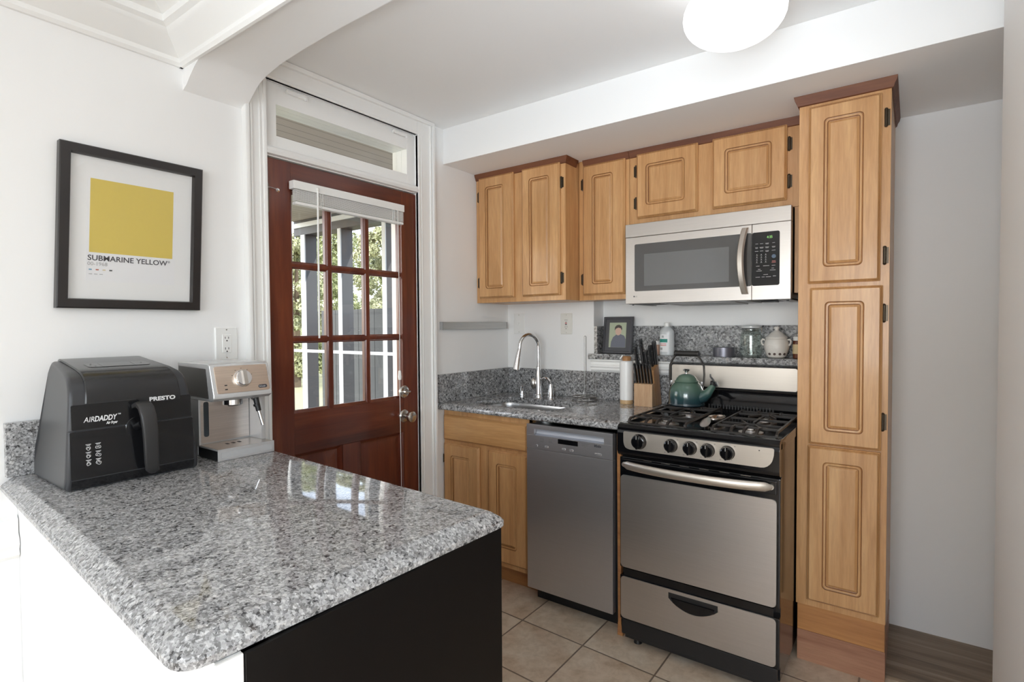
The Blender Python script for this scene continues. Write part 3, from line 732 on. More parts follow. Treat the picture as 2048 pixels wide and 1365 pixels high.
# drawer face with a scooped handle slot: left, right, below and above the slot
def face(u, v, dd): return (u, RY+.002-dd, v)
hx0, hx1, hz1, hz0 = L(.204), L(.397), .2845, .222
n = 14; bot = [(hx0+(hx1-hx0)*k/n, .262-(.262-hz0)*math.sin(PI*k/n)**.8) for k in range(n+1)]
poly = [(hx0, hz1)] + bot + [(hx1, hz1)]
def face_ring(z0, z1):
    return None
outer = rring(L(.0), L(RW), .1215, .2975, .014, 5)
b.prism([(p[0], p[1]) for p in outer], 'y', RY-.002, RY+.002, .0012, 1)
finish('drawer_face', b, M_steel, dr)
b = B(); b.prism(poly, 'y', RY-.0035, RY-.0015)
finish('pull_recess', b, M_black, dr)
b = B()
inner = [(hx0+.008+(hx1-hx0-.016)*k/n, .258-(.258-hz0-.006)*math.sin(PI*k/n)**.8) for k in range(n+1)]
b.prism([(hx0+.012,.268)] + inner[1:-1] + [(hx1-.012,.268)], 'y', RY-.009, RY-.0035, .003)
finish('pull', b, M_blackgl, dr)
b = B(); b.tube([(p[0], RY-.0035, p[1]) for p in [(hx0,hz1)] + bot + [(hx1,hz1)]], .0014, 6); finish('pull_rim', b, M_steel_lt, dr)
b = B(); b.box(L(-.006),L(RW+.012),RY+.002,RY+.030,.334,.800,.006); b.box(L(.0),L(RW),RY-.003,RY+.01,.742,.792,.004); finish('oven_door', b, M_blackgl, t)
od = t.children[-1]
b = B(); b.prism(rring(L(.0), L(RW), .3375, .7245, .014, 5), 'y', RY-.002, RY+.004, .0012, 1); finish('door_face', b, M_steel, od)
b = B(); n = 24
pa = []
for k in range(n+1):
    s = k/n; x = L(.012+(RW-.024)*s); bow = .044*(1-abs(2*s-1)**2.6)
    pa.append((x, RY-.006-bow, .770))
rings = []
for k, p in enumerate(pa):
    tt = (Vector(pa[min(k+1,n)])-Vector(pa[max(k-1,0)])).normalized(); nn = Vector((tt.y,-tt.x,0))
    hh = .0175 if 0 < k < n else .008
    rings.append([Vector(p)+nn*.009*math.cos(a)*(1 if 0<k<n else .4) + Vector((0,0,1))*hh*math.sin(a) for a in [2*PI*q/16 for q in range(16)]])
b.loft(rings)
for x in (.018, RW-.018): b.cyl((L(x),RY-.010,.770),(L(x),RY+.004,.770),.010,.012,12)
finish('handle', b, M_steel_lt, od)
b = B()
for k in range(6): b.box(L(.10+.075*k),L(.135+.075*k),RY-.0035,RY-.0028,.7955,.7975)
tag(finish('vent_slot', b, M_nickel, od), kind='stuff')
# control panel
prof = [(RY+.03,.806),(RY-.004,.808),(RY-.016,.815),(RY-.024,.832),(RY-.024,.90),(RY-.018,.916),(RY-.020,.918),(RY-.020,.926),(RY-.012,.937),(RY+.006,.941),(RY+.03,.940)]
b = B(); b.prism(prof, 'x', L(-.006), L(RW+.012), .003); finish('control_panel', b, M_blackgl, t)
cp_ = t.children[-1]
b = B()
pts = [(L(.024),.9125),(L(RW-.004),.9125),(L(RW-.006),.885),(L(RW-.012),.862),(L(RW-.03),.840),(L(.045),.840),(L(.03),.848),(L(.024),.866)]
pts = roundpoly(pts, [.006,.008,.004,.010,.018,.012,.008,.01], 3)
b.prism([(p[0],p[1]) for p in reversed(pts)], 'y', RY-.0275, RY-.0238, .001, 1); finish('control_fascia', b, M_steel_lt, cp_)
for kx, kr in ((1.199,.0290),(1.330,.0245),(1.404,.0245),(1.470,.0245),(1.541,.0245)):
    yk = RY-.0277; zk = .8775
    b = B(); b.lathe([(0,0),(kr+.002,0),(kr+.002,-.003),(kr,-.006),(kr*.94,-.018),(kr*.75,-.021),(0,-.021)], (kx,yk,zk), 28, 'y')
    b.prism([(kx-.0035,zk-kr*.92),(kx+.0035,zk-kr*.92),(kx+.0042,zk+kr*.98),(kx,zk+kr*1.05),(kx-.0042,zk+kr*.98)], 'y', yk-.031, yk-.018, .0015)
    kn = finish('knob', b, M_blackgl, cp_)
    b = B(); b.prism([(kx-.0006,zk+kr*.45),(kx+.0006,zk+kr*.45),(kx+.0006,zk+kr*.95),(kx-.0006,zk+kr*.95)], 'y', yk-.0316, yk-.0308); finish('pointer', b, M_wprint, kn)
b = B()
fp = lambda u, v, dd: (u, RY-.0275-dd, v)
for kx in (1.330,1.404,1.470,1.541):
    for k in range(11):
        a = math.radians(150+15*k); x, z = kx+.0295*math.cos(a), .8775+.0295*math.sin(a)
        plate(b, x-.0012, x+.0012, z-.0008, z+.0008, fp, .0003, .0002)
    plate(b, kx-.028,kx-.022,.8475,.8495, fp, .0003, .0003); plate(b, kx+.022,kx+.028,.902,.904, fp, .0003, .0003)
plate(b, 1.18,1.215,.9055,.9065, fp, .0003, .0003)
tag(finish('dial_mark', b, simple('fascia_print', (.16,.15,.14), .6), cp_), kind='stuff')
b = B(); b.box(L(RW-.055),L(RW-.051),RY-.0285,RY-.0275,.898,.902,.0005); finish('indicator', b, M_dark, cp_)
# cooktop
b = B(); b.box(L(-.006),L(RW+.012),RY+.004,-.060,.900,.926,.003); b.box(L(-.006),L(.004),RY+.02,-.060,.92,.937,.003); b.box(L(RW+.002),L(RW+.012),RY+.02,-.060,.92,.937,.003)
finish('cooktop', b, M_blackgl, t)
for gx, gy in ((.145,.155),(.145,.42),(.474,.155),(.474,.42)):
    b = B(); b.lathe([(0,0),(.045,0),(.045,.004),(.030,.006),(.028,.012),(0,.012)], (L(gx),RY+gy,.926), 24); finish('burner', b, simple('burner_aluminium', (.55,.52,.50), .35, .9), t)
    bo = t.children[-1]
    b = B(); b.lathe([(0,0),(.030,0),(.031,.004),(.028,.008),(0,.009)], (L(gx),RY+gy,.9381), 24); finish('burner_cap', b, M_nickel, bo)
for g0, g1 in ((.022,.258),(.362,.588)):
    b = B(); y0, y1 = RY+.03, RY+.545; zt = .957; rr_ = .0042
    x0, x1 = L(g0), L(g1); xm = (x0+x1)/2
    # outer frame low at the corners
    for x in (x0, x1):
        b.bar([(x,y0,.930),(x,y0+.006,.948),(x,y0+.02,zt),(x,y1-.02,zt),(x,y1-.006,.948),(x,y1,.930)], .008, .008, (1,0,0))
    for y in (y0, y1): b.bar([(x0,y,.940),(x1,y,.940)], .008, .009)
    for y in (RY+.155, RY+.2875, RY+.42): b.bar([(x0,y,zt),(xm-.02,y,zt),(xm+.02,y,zt),(x1,y,zt)], .005, .009)
    for yy in (RY+.155, RY+.42):
        for dx in (-.052,.052):
            b.bar([(xm+dx*.35,yy-.012,zt),(xm+dx,yy-.075,zt)], .007, .008); b.bar([(xm+dx*.35,yy+.012,zt),(xm+dx,yy+.075,zt)], .007, .008)
    for yy in (RY+.09, RY+.485): b.bar([(x0,yy,zt),(x1,yy,zt)], .005, .008)
    for k in (-.045, 0, .045):
        b.bar([(xm+k,y0,.940),(xm+k,y0+.012,.952),(xm+k,y0+.03,zt),(xm+k,y0+.075,zt)], .009, .009, (1,0,0)); b.bar([(xm+k,y1,.940),(xm+k,y1-.012,.952),(xm+k,y1-.03,zt),(xm+k,y1-.075,zt)], .009, .009, (1,0,0))
    b.bar([(xm,RY+.20,zt),(xm,RY+.375,zt)], .008, .008, (1,0,0))
    finish('grate', b, M_blackmat, t)
# backguard
b = B(); b.prism([(-.175,.926),(-.135,.937),(-.095,.955),(-.075,.985),(-.068,1.015),(-.072,1.030),(-.062,1.036),(-.058,1.150),(-.045,1.1545),(-.032,1.1545),(-.032,.90),(-.175,.90)], 'x', 1.083, 1.713, .002); finish('backguard', b, M_blackgl, t)
bgd = t.children[-1]
b = B(); b.prism(rring(1.090, 1.668, 1.040, 1.146, .010, 4), 'y', -.0625, -.0585, .001, 1); finish('backguard_panel', b, M_steel_lt, bgd)
b = B()
for k in range(22): b.box(1.29+.0135*k, 1.297+.0135*k, -.117, -.113, .946, .965)
finish('vent_grille', b, M_dark, bgd).modifiers
tag(bgd.children[-1], kind='stuff')
# spoon rest
t = thing('spoon_rest', 'small shiny metal spoon rest between the two stove grates', 'spoon rest', (1.40,-.44,.9265), 0)
b = B()
rg = []
for f, z in ((1.0,.022),(.96,.014),(.8,.006),(.5,.002),(0.02,.002)):
    rg.append([(1.402+.034*f*math.cos(a), -.375+.066*f*math.sin(a), .9268+z) for a in [2*PI*k/28 for k in range(28)]])
b.loft(rg, False, True); bw = finish('bowl', b, simple('champagne_metal', (.74,.66,.60), .2, .9), t); bw.modifiers.new('s','SOLIDIFY').thickness = .0018
b = B()
o = Vector((1.382,-.425,.950)); dv = Vector((.022,-.150,-.016)); wv = Vector((.023,.004,0)); up_ = wv.cross(dv).normalized()
if up_.z < 0: up_ = -up_
top, bot_ = [], []
for k in range(24):
    a = 2*PI*k/24; p = o + dv*(.5-.5*math.cos(a)) + wv*math.sin(a)*(.62+.38*(.5-.5*math.cos(a)))
    top.append(p + up_*.001); bot_.append(p - up_*.001)
b.loft([bot_, top]); b.cyl((1.395,-.50,.9265),(1.395,-.50,.9405),.010,.008,16); finish('handle_rest', b, simple('champagne_metal_handle', (.78,.69,.64), .25, .7), t)

# ================================================================== WALL CABINETS
def hinge(parent, x, z, y, side=1, h=.052):
    b = B(); b.cyl((x,y-.004,z-h/2),(x,y-.004,z+h/2),.0055,.0055,10); b.ball((x,y-.004,z+h/2),.0062,8); b.ball((x,y-.004,z-h/2),.0062,8); b.box(x,x+side*.012,y-.003,y,z-h/2,z+h/2)
    return finish('hinge', b, M_bronze, parent)
def crown(parent, pts, z0=2.197, z1=2.2325):
    # pts: plan polyline of the cabinet's face, room side outside
    b = B()
    for (xa,ya),(xb,yb) in zip(pts, pts[1:]):
        dx, dy = xb-xa, yb-ya; l = math.hypot(dx,dy); nx_, ny_ = dy/l, -dx/l
        pr = [(.001,z0),(.006,z0+.003),(.009,z0+.014),(.015,z0+.024),(.018,z1),(.001,z1)]
        e = .029
        rg = []
        for (px,py,s) in ((xa,ya,-1),(xb,yb,1)):
            rg.append([(px+nx_*o+s*dx/l*(o if (px,py) not in (pts[0],pts[-1]) else 0), py+ny_*o+s*dy/l*(o if (px,py) not in (pts[0],pts[-1]) else 0), z) for o, z in pr])
        b.loft(rg)
    return finish('crown_moulding', b, M_crownw, parent)
# corner double cabinet
t = thing('wall_cabinet', 'two-door maple wall cabinet above the sink, deepest of the wall cabinets', 'wall cabinet', (.31,-.15,1.483))
YC = -.3075
b = B(); b.box(.003,.609,YC,-.002,1.483,2.2325,.001); finish('body', b, M_maple, t)
for u0,u1,i0,i1,hx in ((.030,.280,.084,.216,.0245),(.338,.581,.389,.520,.586)):
    b = B(); panel_door(b, u0,u1,1.509,2.206, FY(YC-.0005), .02, (i0,i1,1.563,2.148)); dd_ = finish('door', b, M_maple, t)
    for z in (1.60,2.10): hinge(dd_, hx, z, YC, 1 if hx>.3 else -1)
crown(t, [(.003,YC),(.609,YC),(.609,-.198)])
# single cabinet beside it
t = thing('wall_cabinet', 'narrow single-door maple wall cabinet left of the microwave', 'wall cabinet', (.755,0,1.483))
YC = -.169
b = B(); b.box(.613,.906,YC,-.002,1.483,2.2325,.001); finish('body', b, M_maple, t)
b = B(); panel_door(b, .643,.887,1.509,2.203, FY(YC-.0005), .02, (.700,.822,1.566,2.143)); dd_ = finish('door', b, M_maple, t)
for z in (1.595,2.105): hinge(dd_, .6375, z, YC, -1)
crown(t, [(.642,YC),(.906,YC)])
# over-microwave cabinet
t = thing('wall_cabinet', 'wide short maple cabinet with two square doors above the microwave', 'wall cabinet', (1.28,0,1.853))
b = B(); b.box(.908,1.712,YC,.118,1.853,2.2325,.001); finish('body', b, M_maple, t)
b = B(); b.box(1.668,1.712,YC,.118,1.483,1.852,.001); finish('side_panel', b, M_maple, t)
for u0,u1,i0,i1,hx,sd in ((.950,1.256,1.001,1.197,.943,-1),(1.324,1.638,1.380,1.579,1.645,1)):
    b = B(); panel_door(b, u0,u1,1.885,2.207, FY(YC-.0005), .02, (i0,i1,1.945,2.149)); dd_ = finish('door', b, M_maple, t)
    for z in (1.965,2.125): hinge(dd_, hx, z, YC, sd)
crown(t, [(.908,YC),(1.712,YC)])
# tall pantry cabinet
t = thing('pantry_cabinet', 'floor-to-soffit maple pantry cabinet with three doors right of the stove', 'tall cabinet', (1.865,-.1,0))
YT = -.384; TX0, TX1 = 1.716, 2.013
b = B(); b.box(TX0,TX1,YT,.118,.231,2.2325,.001); finish('body', b, M_maple, t)
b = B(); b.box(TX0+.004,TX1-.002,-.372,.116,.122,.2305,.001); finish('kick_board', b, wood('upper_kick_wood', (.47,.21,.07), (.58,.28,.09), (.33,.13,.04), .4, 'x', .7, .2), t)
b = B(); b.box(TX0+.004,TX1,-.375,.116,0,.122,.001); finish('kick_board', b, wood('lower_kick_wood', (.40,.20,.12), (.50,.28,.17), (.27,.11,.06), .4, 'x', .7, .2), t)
for u0,u1,v0,v1,i0,i1,j0,j1,hz in ((1.750,1.985,1.503,2.182,1.802,1.931,1.564,2.128,(1.595,2.092)),(1.758,1.994,.879,1.487,1.810,1.938,.934,1.432,(.985,1.385)),(1.755,1.993,.258,.872,1.808,1.938,.317,.815,())):
    b = B(); panel_door(b, u0,u1,v0,v1, FY(YT-.0005), .02, (i0,i1,j0,j1)); dd_ = finish('door', b, M_maple, t)
    for z in hz: hinge(dd_, 1.9975, z, YT, 1, .058)
crown(t, [(TX0,-.19),(TX0,YT),(TX1,YT),(TX1,.11)], 2.194)

# ================================================================== MICROWAVE
t = thing('microwave', 'stainless over-the-range microwave with black window and curved handle', 'microwave', (1.287,-.05,1.455))
m0, m1, YM = .911, 1.665, -.2307
fm = lambda u, v, dd: (u, YM-dd, v)
b = B(); b.box(m0+.002,m1-.002,YM+.034,.116,1.459,1.851,.001); finish('body', b, M_black, t)
b = B(); plate(b, m0,m1,1.786,1.851, lambda u,v,dd:(u,YM+.032-dd,v), .032, .002, .0015); finish('vent_panel', b, M_steel, t)
b = B(); plate(b, m0+.001,1.5085,1.454,1.7845, lambda u,v,dd:(u,YM+.032-dd,v), .032, .002, .0015); dr_ = finish('door', b, M_steel, t)
b = B(); plate(b, 1.510,m1,1.454,1.7845, lambda u,v,dd:(u,YM+.032-dd,v), .032, .002, .0015); cp2 = finish('control_panel', b, M_steel, t)
M_mwwin = simple('smoked_window', (.045,.042,.04), .05, 0, .9)
b = B(); b.prism(rring(.961,1.5080,1.5155,1.7485,.007,4), 'y', YM-.0012, YM+.001); finish('window', b, M_mwwin, dr_)
b = B(); b.prism(rring(1.011,1.413,1.5405,1.697,.003,3), 'y', YM-.0018, YM-.0011); finish('screen', b, simple('window_screen', (.10,.10,.10), .04, 0, 1.0), dr_)
b = B(); rgs = []
for k in range(19):
    s = k/18; z = 1.481+.291*s; bow = .030*(1-(2*s-1)**2)+.008; x = 1.483-.014*(1-(2*s-1)**2)
    rgs.append([(x-.014,YM-bow,z),(x-.010,YM-bow-.006,z),(x+.008,YM-bow-.007,z),(x+.014,YM-bow-.001,z),(x+.013,YM-bow+.008,z),(x-.013,YM-bow+.008,z)])
b.loft(rgs); b.box(1.474,1.490,YM-.012,YM,1.483,1.497); b.box(1.474,1.490,YM-.012,YM,1.756,1.770); finish('handle', b, M_steel_lt, dr_)
b = B(); b.prism(rring(1.5105,1.621,1.5155,1.748,.008,4), 'y', YM-.0012, YM+.001); kp = finish('keypad', b, M_blackgl, cp2)
fk = lambda u, v, dd: (u, YM-.0013-dd, v)
text('clock_digits', '4:35', .0155, fk, 1.570, 1.719, M_green, kp, .0004, sx=.85)
b = B()
random.seed(3)
for v in (1.697,1.681,1.665):
    for u in (1.529,1.549,1.571,1.597):
        w_ = random.uniform(.010,.016); plate(b, u-w_/2, u+w_/2, v, v+.0018, fk, .0003, .0002)
        if random.random() < .5: plate(b, u-w_*.4, u+w_*.4, v-.0035, v-.0020, fk, .0003, .0002)
for r in range(4):
    for c in range(3):
        u, v = 1.530+.018*c, 1.651-.0105*r
        plate(b, u-.0015,u+.0015,v-.0018,v+.0018, fk, .0003, .0005); plate(b, u-.004,u+.004,v-.0045,v-.0038, fk, .0003, .0002)
for u, v, w_ in ((1.534,1.600,.014),(1.568,1.600,.024),(1.597,1.600,.014),(1.540,1.586,.010),(1.539,1.579,.022),(1.594,1.588,.010),(1.594,1.580,.022),(1.566,1.562,.018),(1.534,1.552,.018),(1.556,1.552,.012),(1.577,1.552,.020),(1.601,1.554,.012)):
    plate(b, u-w_/2, u+w_/2, v, v+.0018, fk, .0003, .0002)
tag(finish('key_label', b, M_key, kp), kind='stuff')
b = B(); b.lathe([(0,0),(.0085,0),(.0085,-.0004),(0,-.0004)], (1.598,YM-.0014,1.640), 20, 'y'); finish('start_key', b, simple('blue_key', (.07,.11,.17), .4), kp)
b = B(); plate(b, 1.591,1.605,1.618,1.621, fk, .0003, .0002); plate(b, 1.590,1.606,1.6125,1.6155, fk, .0003, .0002); finish('stop_key', b, simple('red_print', (.35,.12,.10), .5), kp)
b = B(); b.lathe([(0,0),(.0038,0),(.0038,-.0005),(0,-.0005)], (.958,YM,1.490), 16, 'y'); finish('round_mark', b, M_ink, dr_)
text('maker_name', 'LG', .0085, fm, .964, 1.487, M_ink, dr_, .0004)
b = B(); b.box(m0+.03,m0+.17,YM+.05,.05,1.4555,1.4605); b.box(m0+.21,m0+.50,YM+.06,-.06,1.4555,1.4605); b.box(m0+.57,m0+.70,YM+.05,.05,1.4555,1.4605); finish('filter', b, M_dark, t)
b = B(); b.box(m0+.006,m1-.006,YM+.006,.114,1.4600,1.4535+.008,.001)
for x0, x1 in ((m0+.006,m0+.03),(m0+.17,m0+.21),(m0+.50,m0+.57),(m0+.70,m1-.006)): b.box(x0,x1,YM+.034,.11,1.452,1.4555)
b.prism([(YM+.034,1.4555),(YM+.034,1.449),(YM+.10,1.447),(.05,1.4455),(.05,1.4555)], 'x', m0+.2, m0+.52)
finish('underside', b, simple('grey_underside', (.32,.32,.32), .4), t)
b = B(); b.box(m0+.62,m0+.68,YM+.08,YM+.16,1.446,1.452,.002); b.cyl((m0+.02,YM+.05,1.4555),(m0+.02,YM+.05,1.4480),.005); b.cyl((m1-.02,YM+.05,1.4555),(m1-.02,YM+.05,1.4480),.005); finish('lamp_cover', b, M_black, t)

# ================================================================== GRANITE LEDGE
b = B(); b.box(.586,1.714,-.026,.119,1.1555,1.187,.004); tag(finish('granite_ledge', b, M_gran_l), 'granite ledge shelf in the wall recess above the stove', 'shelf')
b = B(); b.prism([(.6125,.001),(.632,.001),(.632,.099),(1.714,.099),(1.714,.1195),(.6125,.1195)], 'z', 1.1875, 1.342); tag(finish('niche_backsplash', b, M_gran_d), 'granite backsplash panel in the recess behind the ledge items', 'backsplash')
b = B()
b.prism([(-.001,1.088),(-.006,1.088),(-.012,1.096),(-.012,1.108),(-.018,1.113),(-.018,1.124),(-.010,1.128),(-.010,1.140),(-.022,1.148),(-.022,1.155),(-.001,1.155)], 'x', .598, 1.08); struct('trim_7', b, M_trim)
# ================================================================== AIR FRYER
t = thing('air_fryer', 'large black air fryer standing on the peninsula near the left wall', 'air fryer', (.197,-2.197,.925))
prf = [(.333,.9270),(.340,.953),(.3389,1.040),(.3384,1.0795),(.3368,1.0805),(.3368,1.0815),(.3382,1.0825),(.3365,1.150),(.333,1.178),(.326,1.197),(.314,1.211),(.295,1.221),(.25,1.232),(.15,1.247),(.10,1.253),(.078,1.252),(.066,1.243),(.060,1.225),(.053,1.0),(.053,.953),(.060,.9270)]
def fyl(x, z): return -2.357 + .055*(z-.953) + .6*max(0,z-1.1)*max(0,.33-x)
def fyr(x, z): return -2.034 - .095*(z-.953) - .5*max(0,z-1.1)*max(0,.33-x)
def fring(side, o):
    out = []
    for x, z in prf:
        k = 1-o/.13; xx, zz = .197+(x-.197)*k, 1.09+(z-1.09)*k
        out.append((xx, (fyl(x,z)+(.010-o)*0 if side < 0 else fyr(x,z)), zz))
    return out
b = B(); rgs = []
for o, dy in ((.010,0),(.006,.001),(.003,.003),(.0012,.006),(0,.010)): rgs.append([(x,y+dy,z) for x,y,z in fring(-1,o)])
for o, dy in ((0,.010),(.0012,.006),(.003,.003),(.006,.001),(.010,0)): rgs.append([(x,y-dy,z) for x,y,z in fring(1,o)])
b.loft(rgs); finish('body', b, M_frys, t, smooth=25)
for x, y in ((.08,-2.335),(.08,-2.06),(.31,-2.335),(.31,-2.06)):
    b = B(); b.cyl((x,y,.9252),(x,y,.928),.012); finish('foot', b, M_black, t)
def fx_(z):  # front face position at height z
    f = prf[1:9]
    for (x0_, z0_), (x1_, z1_) in zip(f, f[1:]):
        if z0_ <= z <= z1_: return max(x0_+(x1_-x0_)*(z-z0_)/(z1_-z0_), .3365)
    return .3365 if z > 1 else .3370
def fplate(name, y0, y1, z0, z1, m, o=.0012, r=.003, parent=None):
    b = B(); ring = rring(y0, y1, z0, z1, r, 3)
    b.loft([[(fx_(z)-.004, y, z) for y, z in ring], [(fx_(z)+o, y, z) for y, z in ring]]); return finish(name, b, m, parent or t, smooth=20)
dw = fplate('basket_front', -2.3455,-2.0485,.9545,1.0785, M_fry)
b = B(); b.loft([[(.3335,y,.929),(.3395,y,.952),(.3412,y,.952),(.3352,y,.929)] for y in (-2.3445,-2.0475)]); finish('base_band', b, M_fry, t)
fplate('upper_front', -2.3415,-2.0525,1.0835,1.148, M_fry)
# lid wrapping over the top and front
pathL = [(.085,1.2540),(.10,1.2535),(.15,1.2475),(.20,1.2400),(.25,1.2325),(.28,1.2260),(.297,1.2205),(.316,1.2100),(.327,1.1965),(.3335,1.178),(.3355,1.163),(.3365,1.150)]
def strip(b, y0a, y1a, y0b, y1b, path, th):
    n = len(path); rg = []
    for k, (x, z) in enumerate(path):
        s = k/(n-1); ya, yb = y0a+(y0b-y0a)*s, y1a+(y1b-y1a)*s
        tx, tz = path[min(k+1,n-1)][0]-path[max(k-1,0)][0], path[min(k+1,n-1)][1]-path[max(k-1,0)][1]
        l = math.hypot(tx,tz); nx_, nz_ = -tz/l, tx/l
        rg.append([(x-nx_*.006,ya,z-nz_*.006),(x+nx_*(th-.003),ya,z+nz_*(th-.003)),(x+nx_*th,ya+.003,z+nz_*th),(x+nx_*th,yb-.003,z+nz_*th),(x+nx_*(th-.003),yb,z+nz_*(th-.003)),(x-nx_*.006,yb,z-nz_*.006)])
    b.loft(rg)
b = B(); strip(b, -2.302,-2.098,-2.312,-2.080, pathL, .0052); b.loft([[(.333,y,z) for y, z in ((-2.197,1.151),(-2.178,1.136),(-2.084,1.136),(-2.080,1.152))],[(.3405,y,z) for y, z in ((-2.197,1.151),(-2.178,1.137),(-2.084,1.137),(-2.081,1.152))]])
lid = finish('lid', b, simple('black_gloss_lid', (.018,.018,.019), .2), t, smooth=40)
b = B(); 
rg = []
for dz, sh in ((.0045,0),(.0066,.002)):
    rg.append([(x, y, (1.2400-(x-.20)*.1500)+dz) for x, y in rring(.188+sh,.246-sh,-2.275+sh,-2.118-sh,.012,4)])
b.loft(rg); finish('touch_display', b, simple('display_gloss', (.01,.01,.01), .05), lid)
b = B()
for yy in (-2.240,-2.160): b.quad([(.194,yy,1.2479),(.242,yy,1.2407),(.242,yy+.0012,1.2407),(.194,yy+.0012,1.2479)])
for yy, xx in ((-2.262,.215),(-2.255,.232),(-2.258,.202),(-2.135,.21)): b.lathe([(0,0),(.0022,0),(0,.0003)], (xx,yy,1.2400-(xx-.20)*.15+.0069), 8)
finish('display_marks', b, M_inkg, lid)
# handle
b = B(); rg = []
hp = [(.343,1.131),(.362,1.138),(.376,1.128),(.384,1.105),(.386,1.07),(.384,1.02),(.378,.975),(.372,.951),(.366,.946)]
n = len(hp)
for k, (x, z) in enumerate(hp):
    s = k/(n-1); yc = -2.190+.022*s; hw = [.018,.0185,.0185,.0185,.018,.0175,.017,.0155,.009][k]
    tx, tz = hp[min(k+1,n-1)][0]-hp[max(k-1,0)][0], hp[min(k+1,n-1)][1]-hp[max(k-1,0)][1]
    l = math.hypot(tx,tz); nx_, nz_ = -tz/l, tx/l
    rg.append([(x-nx_*.006,yc-hw,z-nz_*.006),(x+nx_*.004,yc-hw,z+nz_*.004),(x+nx_*.007,yc-hw+.004,z+nz_*.007),(x+nx_*.007,yc+hw-.004,z+nz_*.007),(x+nx_*.004,yc+hw,z+nz_*.004),(x-nx_*.006,yc+hw,z-nz_*.006)])
b.loft(rg); finish('handle', b, simple('grey_black_grip', (.030,.029,.029), .33), t, smooth=50)
b = B(); b.lathe([(0,0),(.030,0),(.030,.002),(.028,.004),(0,.004)], (.3365,-2.193,1.072), 28, 'x'); b.cyl((.339,-2.193,1.072),(.372,-2.192,1.085),.011,.010,16); finish('handle_mount', b, M_fry, t)
fm_ = lambda u, v, dd: (fx_(v)+.0014+dd, u, v)
text('maker_name', 'PRESTO', .0155, lambda u,v,dd: (.3421+dd,u,v), -2.164,1.1405, M_wprint, lid, .0004, bold=.0006, fit=.068)
text('model_lettering', 'AIR', .0195, fm_, -2.316,1.1010, M_wprint, t, .0004, shear=.22, fit=.024)
text('model_lettering', 'DADDY', .0195, fm_, -2.2925,1.1010, M_wprint, t, .0004, shear=.22, bold=.0005, fit=.052)
text('model_lettering', '™', .0085, fm_, -2.240,1.1100, M_wprint, t, .0004)
text('model_lettering', 'Air Fryer', .0095, fm_, -2.266,1.0905, M_wprint, t, .0004, shear=.2, bold=.0003, fit=.026)
random.seed(5)
for r in range(3):
    for c in range(2):
        b = B(); y, z = -2.3075+.0215*c, 1.036-.0205*r
        plate(b, y-.006,y+.006,z+.006,z+.0073, fm_, .0003, .0002); plate(b, y-.004,y+.004,z+.0036,z+.0047, fm_, .0003, .0002)
        if c == 0: b.tube([(fx_(z)+.0016, y+.0045*math.cos(a), z-.0035+.0042*math.sin(a)*(1+.3*math.sin(3*a+r))) for a in [2*PI*k/14 for k in range(14)]], .0006, 5, True)
        else: b.tube([(fx_(z)+.0016, y+.0058*math.cos(a), z-.0035+.0045*math.sin(a)*(1+.4*math.cos(2*a+r))) for a in [2*PI*k/14 for k in range(14)]], .0006, 5, True)
        b.tube([(fx_(z)+.0016,y-.003,z-.004),(fx_(z)+.0016,y,z-.001+.001*r),(fx_(z)+.0016,y+.003,z-.005)], .0006, 5)
        finish('food_icon', b, M_wprint, dw)

# ================================================================== ESPRESSO MACHINE
t = thing('espresso_machine', 'compact silver espresso machine with round dial on the peninsula', 'coffee machine', (.2,-1.878,.925))
M_esil = simple('silver_plastic', (.60,.60,.60), .3, .5)
YA, YB = -1.972, -1.786
b = B(); b.box(.072,.195,YA,YB,.928,1.118,.004); b.box(.19,.205,YA,YA+.007,.962,1.118,.002); b.box(.19,.279,YB-.014,YB,.962,1.118,.003); b.box(.072,.205,YA+.002,YB-.002,.925,.962,.002); finish('body', b, M_esil, t)
b = B(); b.box(.195,.1985,YA+.008,YB-.015,.966,1.112,.001); finish('back_plate', b, brushed('warm_brushed_steel', (.62,.56,.52), .3, 'y'), t)
b = B(); b.prism([(.070,1.112),(.300,1.112),(.317,1.122),(.318,1.134),(.292,1.226),(.280,1.232),(.070,1.232)], 'y', YA-.004, YB+.004, .004, 3); finish('head', b, simple('silver_gloss_housing', (.66,.66,.66), .25, .45), t)
b = B(); b.prism([(.080,1.122),(.288,1.122),(.270,1.216),(.080,1.220)], 'y', YA-.0052, YA-.0035); finish('side_panel', b, simple('dark_grey_side', (.16,.155,.15), .3, .6), t)
def fpt(s, y, o=0):  # point on the sloping front panel, s 0 bottom .. 1 top
    x0, z0, x1, z1 = .3185, 1.134, .2925, 1.226
    nx_, nz_ = .9623, .2720
    return (x0+(x1-x0)*s+nx_*o, y, z0+(z1-z0)*s+nz_*o)
b = B(); 
rg = []
for o, sh in ((-.002,0),(.0012,0),(.0018,.001)):
    rg.append([fpt((v)/.0956, u, o) for u, v in rring(YA+.008+sh, YB-.004-sh, .003+sh, .092-sh, .006, 4)])
b.loft(rg); finish('front_panel', b, brushed('warm_panel_steel', (.70,.58,.48), .32, 'y'), t)
def dial(b, prof, y, s, n=32):
    rings = []
    for r, o in prof:
        rings.append([fpt(s + r*math.sin(a)/.0956, y + r*math.cos(a), o) for a in [2*PI*k/n for k in range(n)]])
    return b.loft(rings)
b = B(); dial(b, [(.0285,.001),(.0285,.003),(.027,.004),(.0262,.014),(.024,.017),(.001,.017)], -1.878, .50); kn = finish('dial', b, M_chrome, t)
b = B(); b.loft([[fpt(.5+v/.0956, -1.878+u, o) for u, v in ((-.006,-.024),(.006,-.024),(.006,.024),(-.006,.024))] for o in (.016,.024)]); finish('grip_bar', b, M_nickel, kn)
b = B()
